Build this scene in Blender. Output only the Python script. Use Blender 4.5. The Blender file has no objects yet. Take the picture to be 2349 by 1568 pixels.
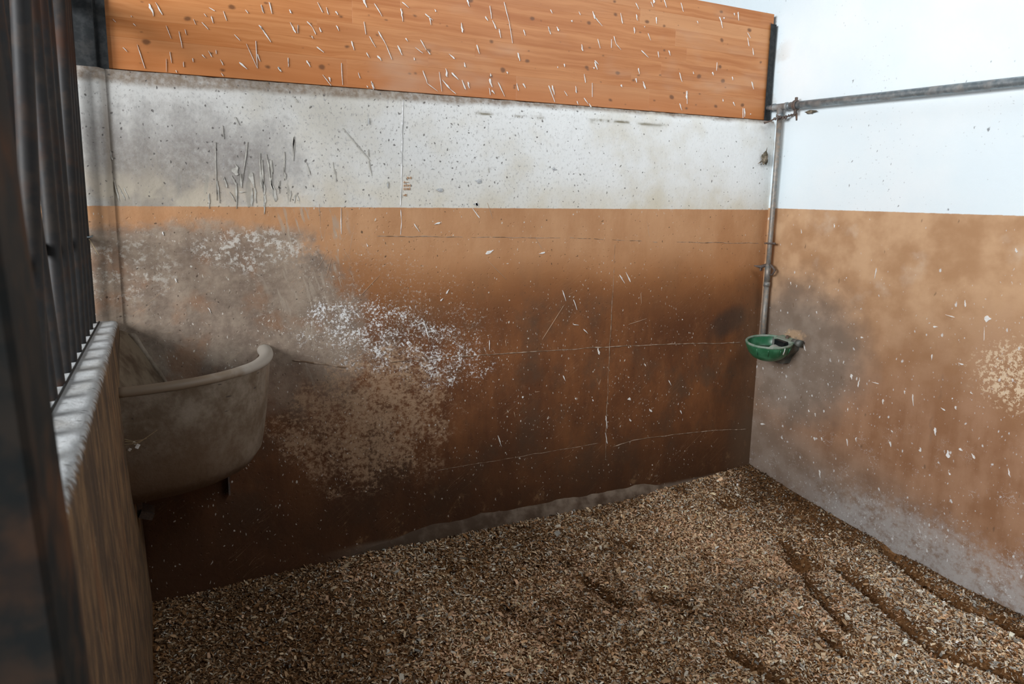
import bpy, bmesh, math, random
import numpy as np
from mathutils import Vector, Matrix, noise as mnoise

scene = bpy.context.scene
COL = scene.collection
PI = math.pi
random.seed(11)

# ------------------------------------------------------------------ camera
cam_data = bpy.data.cameras.new('camera')
cam = bpy.data.objects.new('camera', cam_data)
COL.objects.link(cam)
scene.camera = cam
cam_data.sensor_width = 36.0
cam_data.lens = 1666.783 / 2349.0 * 36.0
cam_data.clip_start = 0.02
CAM_POS = Vector((-3.478, -3.443, 1.6))
def _n(v): return v.normalized()
fwd_y = _n(Vector((343 - 1174.5, 480 - 784.0, 1666.783)))
down_z = _n(Vector((1000 - 1174.5, 10400 - 784.0, 1666.783)))
ax_z = -down_z
ax_x = _n(fwd_y.cross(ax_z))
ax_y = _n(ax_z.cross(ax_x))
cam.matrix_world = Matrix((
    (ax_x.x, -ax_x.y, -ax_x.z, CAM_POS.x),
    (ax_y.x, -ax_y.y, -ax_y.z, CAM_POS.y),
    (ax_z.x, -ax_z.y, -ax_z.z, CAM_POS.z),
    (0, 0, 0, 1)))
cam_data.dof.use_dof = True
cam_data.dof.focus_distance = 3.7
cam_data.dof.aperture_fstop = 5.0

# ------------------------------------------------------------------ world, lamps, exposure
world = bpy.data.worlds.new('overcast_sky')
scene.world = world
world.use_nodes = True
bg = world.node_tree.nodes['Background']
bg.inputs['Color'].default_value = (0.80, 0.90, 1.0, 1)
bg.inputs['Strength'].default_value = 0.045

def area(name, loc, target, sx, sy, power, color):
    d = bpy.data.lights.new(name, 'AREA')
    d.shape = 'RECTANGLE'; d.size = sx; d.size_y = sy; d.energy = power; d.color = color
    o = bpy.data.objects.new(name, d); COL.objects.link(o)
    o.location = loc
    o.rotation_euler = (Vector(target) - Vector(loc)).to_track_quat('-Z', 'Y').to_euler()
    return o
# daylight: the long window band of the aisle side, plus an added overhead fill that brightens the floor
area('aisle_window_light', (-9.5, -3.8, 3.35), (-1.0, -0.6, 1.0), 5.0, 2.7, 1400, (0.94, 0.97, 1.0))
area('overhead_fill_light', (-0.7, -3.0, 4.2), (-0.9, -1.2, 0.0), 1.6, 1.6, 62, (0.92, 0.96, 1.0))

scene.cycles.max_bounces = 6
scene.cycles.diffuse_bounces = 3
scene.cycles.glossy_bounces = 2

vs = scene.view_settings
vs.view_transform = 'Standard'
vs.look = 'None'
vs.gamma = 1.0
vs.use_curve_mapping = False
vs.exposure = -0.12

# ------------------------------------------------------------------ node helpers
def srgb(r, g, b):
    f = lambda c: (c / 255.0) / 12.92 if c / 255.0 <= 0.04045 else ((c / 255.0 + 0.055) / 1.055) ** 2.4
    return (f(r), f(g), f(b), 1.0)

class V:
    """a node socket or a number, with arithmetic"""
    def __init__(s, m, x): s.m = m; s.x = x
    def _b(s, o, op, swap=False):
        n = s.m.nt.nodes.new('ShaderNodeMath'); n.operation = op
        a, b = (o, s) if swap else (s, o)
        s.m.put(n.inputs[0], a); s.m.put(n.inputs[1], b)
        return V(s.m, n.outputs[0])
    def __add__(s, o): return s._b(o, 'ADD')
    def __radd__(s, o): return s._b(o, 'ADD')
    def __sub__(s, o): return s._b(o, 'SUBTRACT')
    def __rsub__(s, o): return s._b(o, 'SUBTRACT', True)
    def __mul__(s, o): return s._b(o, 'MULTIPLY')
    def __rmul__(s, o): return s._b(o, 'MULTIPLY')
    def pow(s, o): return s._b(o, 'POWER')
    def max(s, o): return s._b(o, 'MAXIMUM')
    def min(s, o): return s._b(o, 'MINIMUM')
    def lt(s, o): return s._b(o, 'LESS_THAN')
    def abs(s):
        n = s.m.nt.nodes.new('ShaderNodeMath'); n.operation = 'ABSOLUTE'; s.m.put(n.inputs[0], s)
        return V(s.m, n.outputs[0])
    def sm(s, a, b, lo=0.0, hi=1.0):
        """smooth step from a to b"""
        n = s.m.nt.nodes.new('ShaderNodeMapRange'); n.interpolation_type = 'SMOOTHSTEP'
        if a > b: a, b, lo, hi = b, a, hi, lo
        s.m.put(n.inputs[0], s)
        n.inputs[1].default_value = a; n.inputs[2].default_value = b
        n.inputs[3].default_value = lo; n.inputs[4].default_value = hi
        return V(s.m, n.outputs[0])

class Mat:
    def __init__(s, name, rough=0.8, metal=0.0, spec=0.4):
        s.mat = bpy.data.materials.new(name); s.mat.use_nodes = True
        s.nt = s.mat.node_tree
        s.b = s.nt.nodes['Principled BSDF']
        s.b.inputs['Roughness'].default_value = rough
        s.b.inputs['Metallic'].default_value = metal
        s.b.inputs['Specular IOR Level'].default_value = spec
        tc = s.nt.nodes.new('ShaderNodeTexCoord')
        s.P = tc.outputs['Object']
        sp = s.nt.nodes.new('ShaderNodeSeparateXYZ'); s.nt.links.new(s.P, sp.inputs[0])
        s.x, s.y, s.z = (V(s, sp.outputs[i]) for i in range(3))
    def put(s, sock, v):
        if isinstance(v, V): s.nt.links.new(v.x, sock)
        elif isinstance(v, (int, float)): sock.default_value = v
        elif isinstance(v, tuple): sock.default_value = v
        else: s.nt.links.new(v, sock)
    def vec(s, x, y, z=0.0):
        n = s.nt.nodes.new('ShaderNodeCombineXYZ')
        s.put(n.inputs[0], x); s.put(n.inputs[1], y); s.put(n.inputs[2], z)
        return n.outputs[0]
    def noise(s, vec, scale, detail=4.0, rough=0.55, dist=0.0):
        n = s.nt.nodes.new('ShaderNodeTexNoise')
        s.put(n.inputs['Vector'], vec); n.inputs['Scale'].default_value = scale
        n.inputs['Detail'].default_value = detail; n.inputs['Roughness'].default_value = rough
        n.inputs['Distortion'].default_value = dist
        return V(s, n.outputs['Fac'])
    def fleck(s, vec, scale, r, dens, soft=0.25, rnd=1.0):
        """scattered blobs: r = radius in cells, dens = share of the cells that carry one (number or V)"""
        n = s.nt.nodes.new('ShaderNodeTexVoronoi'); n.voronoi_dimensions = '2D'
        s.put(n.inputs['Vector'], vec); n.inputs['Scale'].default_value = scale
        n.inputs['Randomness'].default_value = rnd
        sp = s.nt.nodes.new('ShaderNodeSeparateColor'); s.nt.links.new(n.outputs['Color'], sp.inputs[0])
        R, G = V(s, sp.outputs[0]), V(s, sp.outputs[1])
        d = V(s, n.outputs['Distance'])
        rr = (R * 0.75 + 0.25) * r
        return ((rr - d) * (1.0 / (r * soft))).min(1.0).max(0.0) * G.lt(dens)
    def warp(s, u, v, amt, scale):
        n = s.nt.nodes.new('ShaderNodeTexNoise'); s.put(n.inputs['Vector'], s.vec(u, v, 3.3))
        n.inputs['Scale'].default_value = scale; n.inputs['Detail'].default_value = 3
        sp = s.nt.nodes.new('ShaderNodeSeparateColor'); s.nt.links.new(n.outputs['Color'], sp.inputs[0])
        return u + (V(s, sp.outputs[0]) - 0.5) * amt, v + (V(s, sp.outputs[1]) - 0.5) * amt
    def mix(s, a, b, f):
        n = s.nt.nodes.new('ShaderNodeMix'); n.data_type = 'RGBA'
        s.put(n.inputs[0], f); s.put(n.inputs[6], a); s.put(n.inputs[7], b)
        return n.outputs[2]
    def base(s, c): s.put(s.b.inputs['Base Color'], c)
    def bump(s, h, strength=0.5, dist=0.005):
        n = s.nt.nodes.new('ShaderNodeBump'); n.inputs['Strength'].default_value = strength
        n.inputs['Distance'].default_value = dist
        s.put(n.inputs['Height'], h); s.nt.links.new(n.outputs[0], s.b.inputs['Normal'])

# ------------------------------------------------------------------ mesh helpers
def link(name, mesh, mat=None, parent=None, smooth=False):
    o = bpy.data.objects.new(name, mesh); COL.objects.link(o)
    if mat is not None: mesh.materials.append(mat)
    if smooth:
        for p in mesh.polygons: p.use_smooth = True
    if parent is not None: o.parent = parent
    return o
def from_bm(name, bm, mat=None, parent=None, smooth=False):
    me = bpy.data.meshes.new(name); bmesh.ops.recalc_face_normals(bm, faces=bm.faces)
    bm.to_mesh(me); bm.free()
    return link(name, me, mat, parent, smooth)
def empty(name, loc, label=None, cat=None, group=None):
    o = bpy.data.objects.new(name, None); COL.objects.link(o); o.location = loc
    o.empty_display_size = 0.1
    tag(o, label, cat, group); return o
def tag(o, label=None, cat=None, group=None, kind=None):
    for k, v in (('label', label), ('category', cat), ('group', group), ('kind', kind)):
        if v: o[k] = v
    return o
def box(bm, c, s, rot=None, bevel=0.0):
    r = bmesh.ops.create_cube(bm, size=1.0)
    M = Matrix.Translation(c) @ (rot.to_4x4() if rot else Matrix.Identity(4)) @ Matrix.Diagonal((*s, 1))
    bmesh.ops.transform(bm, matrix=M, verts=r['verts'])
    if bevel:
        es = list({e for v in r['verts'] for e in v.link_edges})
        bmesh.ops.bevel(bm, geom=es, offset=bevel, segments=2, profile=0.5, affect='EDGES')
def tube(bm, pts, rad, seg=14, caps=True, closed=False):
    pts = [Vector(p) for p in pts]
    n = len(pts); rads = rad if isinstance(rad, (list, tuple)) else [rad] * n
    rings = []; up = None
    for i, p in enumerate(pts):
        a = pts[(i - 1) % n] if (closed or i > 0) else p
        b = pts[(i + 1) % n] if (closed or i < n - 1) else p
        t = (b - a).normalized()
        if up is None:
            up = Vector((0, 0, 1)) if abs(t.z) < 0.9 else Vector((1, 0, 0))
        u = (up - t * up.dot(t)).normalized(); w = t.cross(u); up = u
        rings.append([bm.verts.new(p + (u * math.cos(2 * PI * k / seg) + w * math.sin(2 * PI * k / seg)) * rads[i]) for k in range(seg)])
    for i in range(n if closed else n - 1):
        A, B = rings[i], rings[(i + 1) % n]
        for k in range(seg):
            bm.faces.new((A[k], A[(k + 1) % seg], B[(k + 1) % seg], B[k]))
    if caps and not closed:
        bm.faces.new(rings[0]); bm.faces.new(rings[-1])
def loft(bm, rings, close_ring=True, cap0=False, cap1=False):
    vr = [[bm.verts.new(p) for p in r] for r in rings]
    m = len(vr[0])
    for A, B in zip(vr, vr[1:]):
        for k in range(m if close_ring else m - 1):
            bm.faces.new((A[k], A[(k + 1) % m], B[(k + 1) % m], B[k]))
    if cap0: bm.faces.new(vr[0])
    if cap1: bm.faces.new(vr[-1])
    return vr
def fb(x, y, z, sc=1.0, oct=3):
    return mnoise.fractal(Vector((x * sc, y * sc, z * sc)), 0.9, 2.1, oct)

PANEL_SPL=[-3.406,2.432,-3.384,2.387,0.0043,-3.204,2.439,-3.181,2.428,0.0026,-3.224,2.412,-3.215,2.401,0.0015,-3.197,2.406,-3.19,2.379,0.0033,-3.148,2.432,-3.137,2.395,0.0019,-3.235,2.377,-3.21,2.351,0.0018,-3.267,2.385,-3.259,2.365,0.0011,-3.059,2.449,-3.048,2.436,0.0019,-2.993,2.478,-2.985,2.447,0.003,-2.961,2.493,-2.95,2.448,0.0011,-2.875,2.474,-2.866,2.459,0.0023,-3.005,2.394,-2.986,2.371,0.0042,-2.986,2.371,-2.958,2.33,0.0019,-3.108,2.343,-3.086,2.321,0.0019,-2.841,2.414,-2.842,2.381,0.0016,-3.372,2.346,-3.356,2.298,0.0011,-3.302,2.341,-3.297,2.319,0.0011,-3.325,2.33,-3.315,2.265,0.0018,-3.536,2.243,-3.521,2.228,0.0018,-3.484,2.26,-3.461,2.17,0.0018,-3.364,2.245,-3.36,2.201,0.0015,-3.379,2.216,-3.381,2.164,0.0007,-3.215,2.265,-3.202,2.242,0.0026,-3.241,2.247,-3.228,2.234,0.0026,-3.185,2.272,-3.184,2.256,0.0015,-3.169,2.235,-3.158,2.213,0.0026,-3.093,2.232,-3.062,2.206,0.0053,-3.061,2.311,-3.021,2.218,0.0011,-3.022,2.327,-3.019,2.214,0.0019,-2.932,2.229,-2.917,2.21,0.0031,-2.889,2.272,-2.886,2.239,0.0012,-3.278,2.229,-3.276,2.213,0.0026,-3.314,2.212,-3.314,2.19,0.0018,-3.345,2.174,-3.341,2.164,0.0022,-3.168,2.181,-3.16,2.168,0.0019,-3.499,2.369,-3.496,2.363,0.0014,-3.493,2.34,-3.484,2.331,0.0018,-3.565,2.347,-3.555,2.337,0.0011,-2.994,2.478,-2.984,2.445,0.0033,-2.958,2.493,-2.949,2.447,0.0017,-2.875,2.473,-2.87,2.46,0.0034,-2.753,2.521,-2.731,2.481,0.0023,-2.714,2.505,-2.706,2.476,0.0023,-2.673,2.494,-2.662,2.479,0.0052,-3.0,2.39,-2.959,2.329,0.0034,-2.841,2.415,-2.842,2.38,0.0017,-2.801,2.434,-2.779,2.415,0.004,-2.779,2.415,-2.763,2.384,0.0023,-2.544,2.466,-2.536,2.411,0.0018,-2.761,2.332,-2.73,2.311,0.0046,-2.933,2.229,-2.92,2.209,0.0057,-2.808,2.269,-2.792,2.243,0.0046,-2.887,2.272,-2.888,2.233,0.0011,-2.652,2.274,-2.648,2.179,0.0018,-2.738,2.215,-2.701,2.171,0.0018,-2.575,2.24,-2.566,2.215,0.0018,-2.534,2.332,-2.522,2.311,0.0036,-2.477,2.432,-2.441,2.377,0.0036,-2.441,2.377,-2.413,2.314,0.0018,-2.52,2.405,-2.491,2.36,0.003,-2.482,2.324,-2.464,2.303,0.0066,-2.384,2.38,-2.363,2.339,0.0055,-2.346,2.417,-2.334,2.404,0.0043,-2.367,2.546,-2.358,2.49,0.0048,-2.494,2.551,-2.458,2.5,0.003,-2.361,2.575,-2.329,2.554,0.0036,-2.249,2.538,-2.21,2.514,0.0043,-2.2,2.565,-2.194,2.554,0.0037,-2.272,2.419,-2.243,2.376,0.0031,-2.237,2.374,-2.223,2.357,0.0031,-2.298,2.381,-2.26,2.359,0.0018,-2.063,2.521,-2.056,2.477,0.0069,-1.936,2.567,-1.922,2.548,0.0064,-1.897,2.554,-1.875,2.515,0.0045,-1.912,2.619,-1.901,2.56,0.0019,-1.835,2.647,-1.804,2.554,0.0026,-1.804,2.554,-1.784,2.458,0.0013,-1.723,2.53,-1.712,2.503,0.0039,-1.582,2.563,-1.569,2.533,0.0033,-1.98,2.429,-1.966,2.388,0.0051,-2.127,2.371,-2.096,2.35,0.005,-2.113,2.285,-2.075,2.255,0.0063,-2.16,2.247,-2.123,2.209,0.0063,-2.123,2.209,-2.089,2.187,0.0025,-2.26,2.28,-2.237,2.222,0.0037,-2.237,2.222,-2.184,2.191,0.0025,-2.177,2.282,-2.163,2.193,0.0013,-1.861,2.263,-1.823,2.198,0.0039,-1.896,2.223,-1.881,2.205,0.0065,-1.721,2.27,-1.705,2.249,0.006,-1.569,2.274,-1.531,2.196,0.0027,-1.91,2.231,-1.903,2.197,0.002,-2.511,2.203,-2.499,2.175,0.0042,-2.536,2.186,-2.53,2.178,0.0036,-1.582,2.562,-1.566,2.527,0.0036,-1.045,2.75,-1.023,2.72,0.0033,-0.945,2.769,-0.929,2.745,0.0022,-0.74,2.792,-0.719,2.747,0.0028,-1.141,2.686,-1.125,2.634,0.0038,-1.306,2.647,-1.253,2.605,0.0032,-1.401,2.659,-1.391,2.643,0.0021,-0.444,2.733,-0.429,2.696,0.0035,-0.238,2.694,-0.211,2.666,0.0024,-0.235,2.666,-0.218,2.62,0.0024,-0.189,2.612,-0.177,2.573,0.0036,-1.279,2.538,-1.261,2.492,0.0022,-1.177,2.563,-1.162,2.526,0.0033,-1.162,2.526,-1.127,2.499,0.0022,-1.192,2.546,-1.19,2.502,0.0016,-0.955,2.605,-0.935,2.571,0.0028,-0.994,2.511,-0.944,2.479,0.0045,-0.88,2.518,-0.874,2.487,0.0034,-0.807,2.532,-0.794,2.506,0.0045,-1.293,2.427,-1.267,2.409,0.0043,-0.454,2.504,-0.454,2.458,0.0024,-0.724,2.421,-0.702,2.373,0.004,-0.626,2.436,-0.621,2.422,0.0029,-0.332,2.436,-0.326,2.417,0.0042,-1.57,2.272,-1.531,2.194,0.0026,-1.475,2.255,-1.456,2.231,0.0027,-1.304,2.312,-1.3,2.239,0.0016,-1.352,2.23,-1.325,2.201,0.0038,-1.395,2.21,-1.387,2.193,0.0032,-0.662,2.327,-0.656,2.255,0.0023,-0.394,2.304,-0.389,2.29,0.0036,-0.311,2.294,-0.297,2.272,0.0054,-0.232,2.265,-0.226,2.207,0.0018,-0.618,2.711,-0.61,2.699,0.0035,-0.981,2.639,-0.977,2.632,0.0028]
BACK_SPL=[-1.995,1.675,-1.984,1.643,0.0093,-2.013,1.636,-1.973,1.587,0.0046,-1.93,1.664,-1.899,1.585,0.0027,-2.321,1.554,-2.294,1.516,0.0045,-2.216,1.552,-2.185,1.562,0.0084,-1.934,1.405,-1.893,1.425,0.0148,-1.624,1.403,-1.588,1.411,0.0091,-1.65,1.493,-1.605,1.427,0.0028,-1.933,1.378,-1.811,1.268,0.0017,-1.058,1.296,-1.023,1.239,0.006,-1.102,1.282,-1.063,1.232,0.0045,-2.153,1.206,-2.139,1.228,0.0053,-2.275,1.077,-2.248,0.986,0.0046,-0.929,1.585,-0.905,1.496,0.003,-1.472,1.203,-1.449,1.144,0.0043,-1.399,1.15,-1.376,1.091,0.0036,-1.591,0.937,-1.457,1.123,0.0029,-1.909,0.952,-1.908,0.9,0.0035,-0.946,1.173,-0.938,1.111,0.003,-1.023,0.992,-0.895,1.021,0.003,-1.329,0.981,-1.298,0.954,0.0044,-1.398,1.011,-1.36,1.005,0.0044,-1.813,0.947,-1.809,0.914,0.0028,-1.228,0.867,-1.218,0.828,0.009,-1.224,0.683,-1.209,0.647,0.003,-2.559,1.459,-2.553,1.443,0.0037,-2.184,1.17,-2.17,1.183,0.0046,-2.777,1.638,-2.774,1.531,0.0018,-2.678,1.622,-2.678,1.501,0.0037,-2.854,1.615,-2.849,1.583,0.0024,-2.753,1.519,-2.774,1.399,0.0018,-2.615,1.544,-2.643,1.41,0.0018,-2.643,1.514,-2.707,1.416,0.0018,-2.726,1.392,-2.753,1.301,0.0024,-2.743,1.423,-2.794,1.338,0.0018,-3.398,1.309,-3.389,1.291,0.0056,-3.272,1.179,-3.26,1.15,0.0035,-3.435,1.508,-3.431,1.492,0.0044,-2.67,1.434,-2.634,1.373,0.0018,-2.495,1.308,-2.593,1.21,0.0019,-1.454,0.725,-1.435,0.691,0.0047,-1.706,0.628,-1.702,0.62,0.0107,-0.997,0.552,-0.991,0.543,0.0165,-0.845,0.469,-0.823,0.449,0.0118,-0.985,0.423,-0.974,0.405,0.0083,-1.154,0.459,-1.141,0.381,0.0057,-1.154,0.357,-1.136,0.287,0.0041,-1.85,0.424,-1.828,0.358,0.0045,-1.227,0.69,-1.211,0.651,0.0032,-1.211,0.651,-1.198,0.683,0.0032,-0.605,0.435,-0.593,0.412,0.0069,-0.71,0.634,-0.687,0.601,0.0042,-1.629,0.645,-1.598,0.646,0.0031,-1.368,0.588,-1.362,0.575,0.0063,-1.25,0.568,-1.245,0.556,0.0056,-1.756,0.547,-1.746,0.514,0.003,-0.893,0.747,-0.887,0.734,0.0074]
GREY_CHIP=[-1.998,1.773,-1.965,1.767,0.0289,-2.207,1.721,-2.173,1.719,0.0219,-1.556,1.853,-1.528,1.844,0.0179,-2.231,1.817,-2.224,1.821,0.0077,-2.455,1.744,-2.448,1.72,0.0075,-2.539,2.038,-2.538,2.008,0.0085,-2.007,1.656,-1.979,1.654,0.0198]
RIGHT_SPL=[-0.503,1.592,-0.509,1.568,0.0059,-0.272,1.553,-0.278,1.528,0.0051,-0.801,1.36,-0.797,1.304,0.0046,-1.295,1.243,-1.301,1.21,0.0066,-1.396,1.167,-1.41,1.168,0.0274,-1.401,1.129,-1.408,1.064,0.0024,-1.208,1.161,-1.256,1.154,0.0042,-1.154,1.093,-1.176,1.096,0.0077,-0.712,0.761,-0.716,0.732,0.0116,-0.769,0.753,-0.764,0.698,0.0067,-0.924,0.667,-0.927,0.639,0.0102,-1.086,0.732,-1.1,0.672,0.0053,-1.227,0.591,-1.232,0.552,0.0121,-1.314,0.724,-1.318,0.708,0.0084,-1.041,0.741,-1.043,0.723,0.0063,-1.161,0.468,-1.165,0.446,0.0106,-1.303,0.497,-1.308,0.459,0.0154,-1.356,0.522,-1.374,0.515,0.0093,-1.42,0.516,-1.435,0.494,0.0099,-0.991,0.45,-0.997,0.423,0.0083,-0.784,0.414,-0.786,0.39,0.0068,-0.726,0.388,-0.734,0.349,0.0049,-0.502,0.334,-0.508,0.314,0.0072,-0.554,0.349,-0.559,0.329,0.0061,-0.56,0.148,-0.572,0.104,0.0092,-1.321,0.387,-1.331,0.377,0.0077,-1.589,0.498,-1.601,0.464,0.0056,-0.492,0.48,-0.497,0.46,0.0061,-0.444,0.489,-0.448,0.474,0.0072,-0.076,0.301,-0.113,0.308,0.0101,-0.359,0.874,-0.383,0.836,0.0093,-0.438,1.082,-0.44,1.067,0.0061,-0.227,1.236,-0.231,1.215,0.0063,-1.49,1.498,-1.5,1.479,0.007,-0.749,0.977,-0.765,0.975,0.0086,-1.164,0.955,-1.167,0.929,0.0061,-1.3,0.937,-1.326,0.933,0.0059,-0.712,0.566,-0.713,0.551,0.0059,-1.292,0.762,-1.294,0.754,0.0051,-1.375,0.808,-1.388,0.802,0.0041,-0.989,0.512,-1.0,0.505,0.0055,-0.846,0.745,-0.889,0.744,0.0038,-1.243,0.698,-1.266,0.69,0.0052]
FURROWS=[[(-0.038, -1.085), (-0.135, -1.35), (-0.18, -1.555), (-0.135, -1.688), (-0.16, -1.83)], [(-0.401, -1.082), (-0.487, -1.351), (-0.564, -1.564), (-0.631, -1.75), (-0.54, -1.875), (-0.49, -2.014)], [(-0.455, -0.756), (-0.674, -1.131), (-0.764, -1.312), (-0.836, -1.478)], [(-1.44, -1.414), (-1.417, -1.537), (-1.377, -1.654)], [(-1.463, -0.919), (-1.353, -1.037)], [(-1.67, -0.635), (-1.652, -0.91)], [(-0.975, -1.47), (-1.01, -1.611)]]
PITS=[(-0.53, -0.946, 0.1, 0.05), (-0.444, -0.295, 0.07, 0.04), (-2.65, -0.753, 0.04, 0.03), (-2.631, -0.869, 0.04, 0.03), (-2.147, -0.739, 0.03, 0.025), (-2.077, -0.838, 0.03, 0.025), (-2.252, -0.336, 0.035, 0.03), (-1.68, -0.483, 0.05, 0.02), (-1.258, -0.457, 0.05, 0.02)]
MARKS=[-2.358,1.772,-2.33,1.773,0.0025,-2.352,1.778,-2.351,1.765,0.0025,-2.337,1.779,-2.337,1.766,0.0025,-2.374,1.75,-2.345,1.751,0.0025,-2.369,1.757,-2.369,1.744,0.0019,-2.37,1.741,-2.37,1.729,0.0025,-2.361,1.741,-2.361,1.73,0.0025,-2.352,1.742,-2.352,1.73,0.0025,-2.34,1.743,-2.34,1.73,0.0025,-2.371,1.735,-2.361,1.735,0.0019,-2.352,1.736,-2.34,1.737,0.0019,-2.371,1.725,-2.371,1.713,0.0025,-2.363,1.725,-2.362,1.714,0.0025,-2.354,1.726,-2.354,1.714,0.0019,-2.343,1.727,-2.342,1.714,0.0025,-2.354,1.725,-2.343,1.715,0.0019,-2.375,1.688,-2.36,1.695,0.0025,-2.36,1.695,-2.36,1.684,0.0025,-2.375,1.688,-2.358,1.687,0.0019]
DRIPS=[-3.128,1.8,-3.135,1.753,0.0181,-3.15,1.752,-3.132,1.712,0.0054,-3.066,1.768,-3.057,1.702,0.0134,-3.066,1.702,-3.071,1.623,0.0074,-3.057,1.702,-3.051,1.636,0.0049,-3.028,1.853,-3.028,1.703,0.0055,-3.025,1.763,-3.014,1.673,0.0086,-3.014,1.673,-3.021,1.588,0.0068,-2.982,1.825,-2.979,1.735,0.0055,-2.985,1.747,-2.968,1.644,0.0099,-3.132,1.712,-3.136,1.61,0.0049,-3.161,1.681,-3.14,1.64,0.0036,-3.21,1.727,-3.203,1.632,0.0042,-3.246,1.673,-3.246,1.608,0.0042,-2.955,1.736,-2.951,1.681,0.0043,-2.929,1.798,-2.925,1.743,0.0056,-3.181,1.745,-3.169,1.698,0.0036,-3.121,1.682,-3.095,1.683,0.0037,-3.112,1.76,-3.109,1.7,0.0049,-2.882,1.933,-2.884,1.854,0.0043,-2.902,1.695,-2.907,1.646,0.0038,-2.885,1.677,-2.887,1.64,0.0057,-3.078,1.897,-3.109,1.712,0.0024,-3.177,1.96,-3.174,1.903,0.0018,-3.208,1.889,-3.215,1.644,0.0018,-3.601,1.712,-3.587,1.629,0.004,-3.587,1.696,-3.566,1.635,0.0034,-3.568,1.686,-3.551,1.641,0.0029,-3.612,1.844,-3.601,1.795,0.0045,-3.124,1.999,-3.109,1.965,0.0018,-3.609,1.898,-3.62,1.876,0.0028,-3.022,1.825,-3.018,1.633,0.0046,-2.992,1.753,-2.973,1.645,0.0075,-2.999,1.849,-2.989,1.753,0.0046,-2.881,1.928,-2.888,1.826,0.0053,-2.923,1.864,-2.93,1.738,0.0035,-2.71,1.829,-2.697,1.741,0.0054,-2.83,1.823,-2.812,1.766,0.0024,-2.661,1.983,-2.535,1.843,0.0018,-2.542,1.843,-2.529,1.774,0.0031,-2.544,1.896,-2.541,1.86,0.0024,-2.881,2.105,-2.857,2.079,0.0029,-2.947,1.738,-2.955,1.689,0.0035,-2.878,1.683,-2.867,1.648,0.0035,-2.451,1.753,-2.448,1.72,0.0075,-1.926,1.84,-1.922,1.814,0.0033]


# ================================================================== MATERIALS
WHITE = (0.80, 0.815, 0.82, 1)
# ---------- back wall
def paint_line(m, u, a, b): return m.z - (u * b + a)
m = Mat('painted_concrete_back', 0.62, spec=0.35)
x, z = m.x, m.z
PW = m.vec(x, z, 0.0)
big = m.noise(PW, 1.6, 5)
mid = m.noise(PW, 6.0, 5)
fine = m.noise(PW, 34.0, 5, 0.65)
vert = m.noise(m.vec(x * 4.0, z * 1.5, 1.0), 1.6, 6, 0.68)       # vertical smears
vfin = m.noise(m.vec(x * 30.0, z * 4.0, 5.0), 1.5, 4, 0.6)
hor = m.noise(m.vec(x * 1.5, z * 14.0, 2.0), 1.5, 4, 0.6)
wx, wz = m.warp(x, z, 0.035, 22.0)
PWw = m.vec(wx, wz)
# white distemper
gr = m.noise(m.vec(x, z * 0.7, 71.0), 75.0, 4, 0.7)
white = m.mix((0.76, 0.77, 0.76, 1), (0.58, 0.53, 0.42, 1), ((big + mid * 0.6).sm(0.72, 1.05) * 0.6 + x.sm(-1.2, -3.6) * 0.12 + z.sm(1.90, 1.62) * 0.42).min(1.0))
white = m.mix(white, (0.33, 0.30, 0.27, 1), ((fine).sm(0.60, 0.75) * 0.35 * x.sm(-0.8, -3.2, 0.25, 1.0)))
white = m.mix(white, (0.47, 0.45, 0.42, 1), x.sm(-1.4, -3.4) * 0.55)  # greyer to the left: dirt, plus the light falloff put into the colour
# grey worn area above the manger with runs
ex = (x + 3.33) * 1.9; ez = (z - 1.81) * 4.2
ell = (ex * ex + ez * ez) + (vert - 0.5) * 1.2 + (fine - 0.5) * 1.2 + (mid - 0.5) * 1.6
white = m.mix(white, (0.205, 0.178, 0.160, 1), ell.sm(1.25, 0.15) * (fine * 1.2 + gr * 0.9 - 0.25).min(1.0).max(0.0) * 0.9)
white = m.mix(white, (0.36, 0.35, 0.34, 1), gr.sm(0.53, 0.68) * x.sm(-0.5, -2.6, 0.22, 0.8))
warm = z.sm(1.80, 1.64) * x.sm(-2.5, -3.1) * mid.sm(0.35, 0.6)
white = m.mix(white, (0.40, 0.27, 0.18, 1), warm * 0.5)
runs = m.fleck(m.vec(x * 26.0 + (mid * 2.0), z * 3.0), 1.0, 0.42, z.sm(1.95, 1.72) * x.sm(-2.55, -2.75) * 0.20)
white = m.mix(white, (0.25, 0.235, 0.21, 1), runs * z.sm(1.95, 1.85) * 0.75)
lowst = ((x + 3.45).abs()).sm(0.30, 0.05) * z.sm(1.95, 1.62)
white = m.mix(white, (0.30, 0.26, 0.21, 1), (lowst * (vfin * 1.6 - 0.1)).min(0.75).max(0.0))
# brown dirt along the top edge, thicker at the left
tdist = (x * 0.0145 + 2.202) - z
edge = (tdist + (mid - 0.5) * 0.04 - x.sm(-1.0, -3.2) * 0.034).sm(0.032, 0.002)
white = m.mix(white, (0.19, 0.135, 0.09, 1), edge * (fine * 1.7).min(1.0) * 0.9)
gnl = ((tdist - 0.075) + (hor - 0.5) * 0.05).abs().sm(0.016, 0.0) * ((x + 1.55).abs()).sm(0.9, 0.5) * mid.sm(0.46, 0.60)
white = m.mix(white, (0.16, 0.135, 0.08, 1), gnl * 0.9)
cre = ((x + 3.610 + (mid - 0.5) * 0.02).abs()).sm(0.022, 0.004)
white = m.mix(white, (0.22, 0.18, 0.14, 1), cre * z.sm(2.3, 1.7, 0.25, 0.8))
white = m.mix(white, (0.62, 0.56, 0.44, 1), z.sm(1.80, 1.63) * mid.sm(0.35, 0.6) * 0.45)
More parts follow.
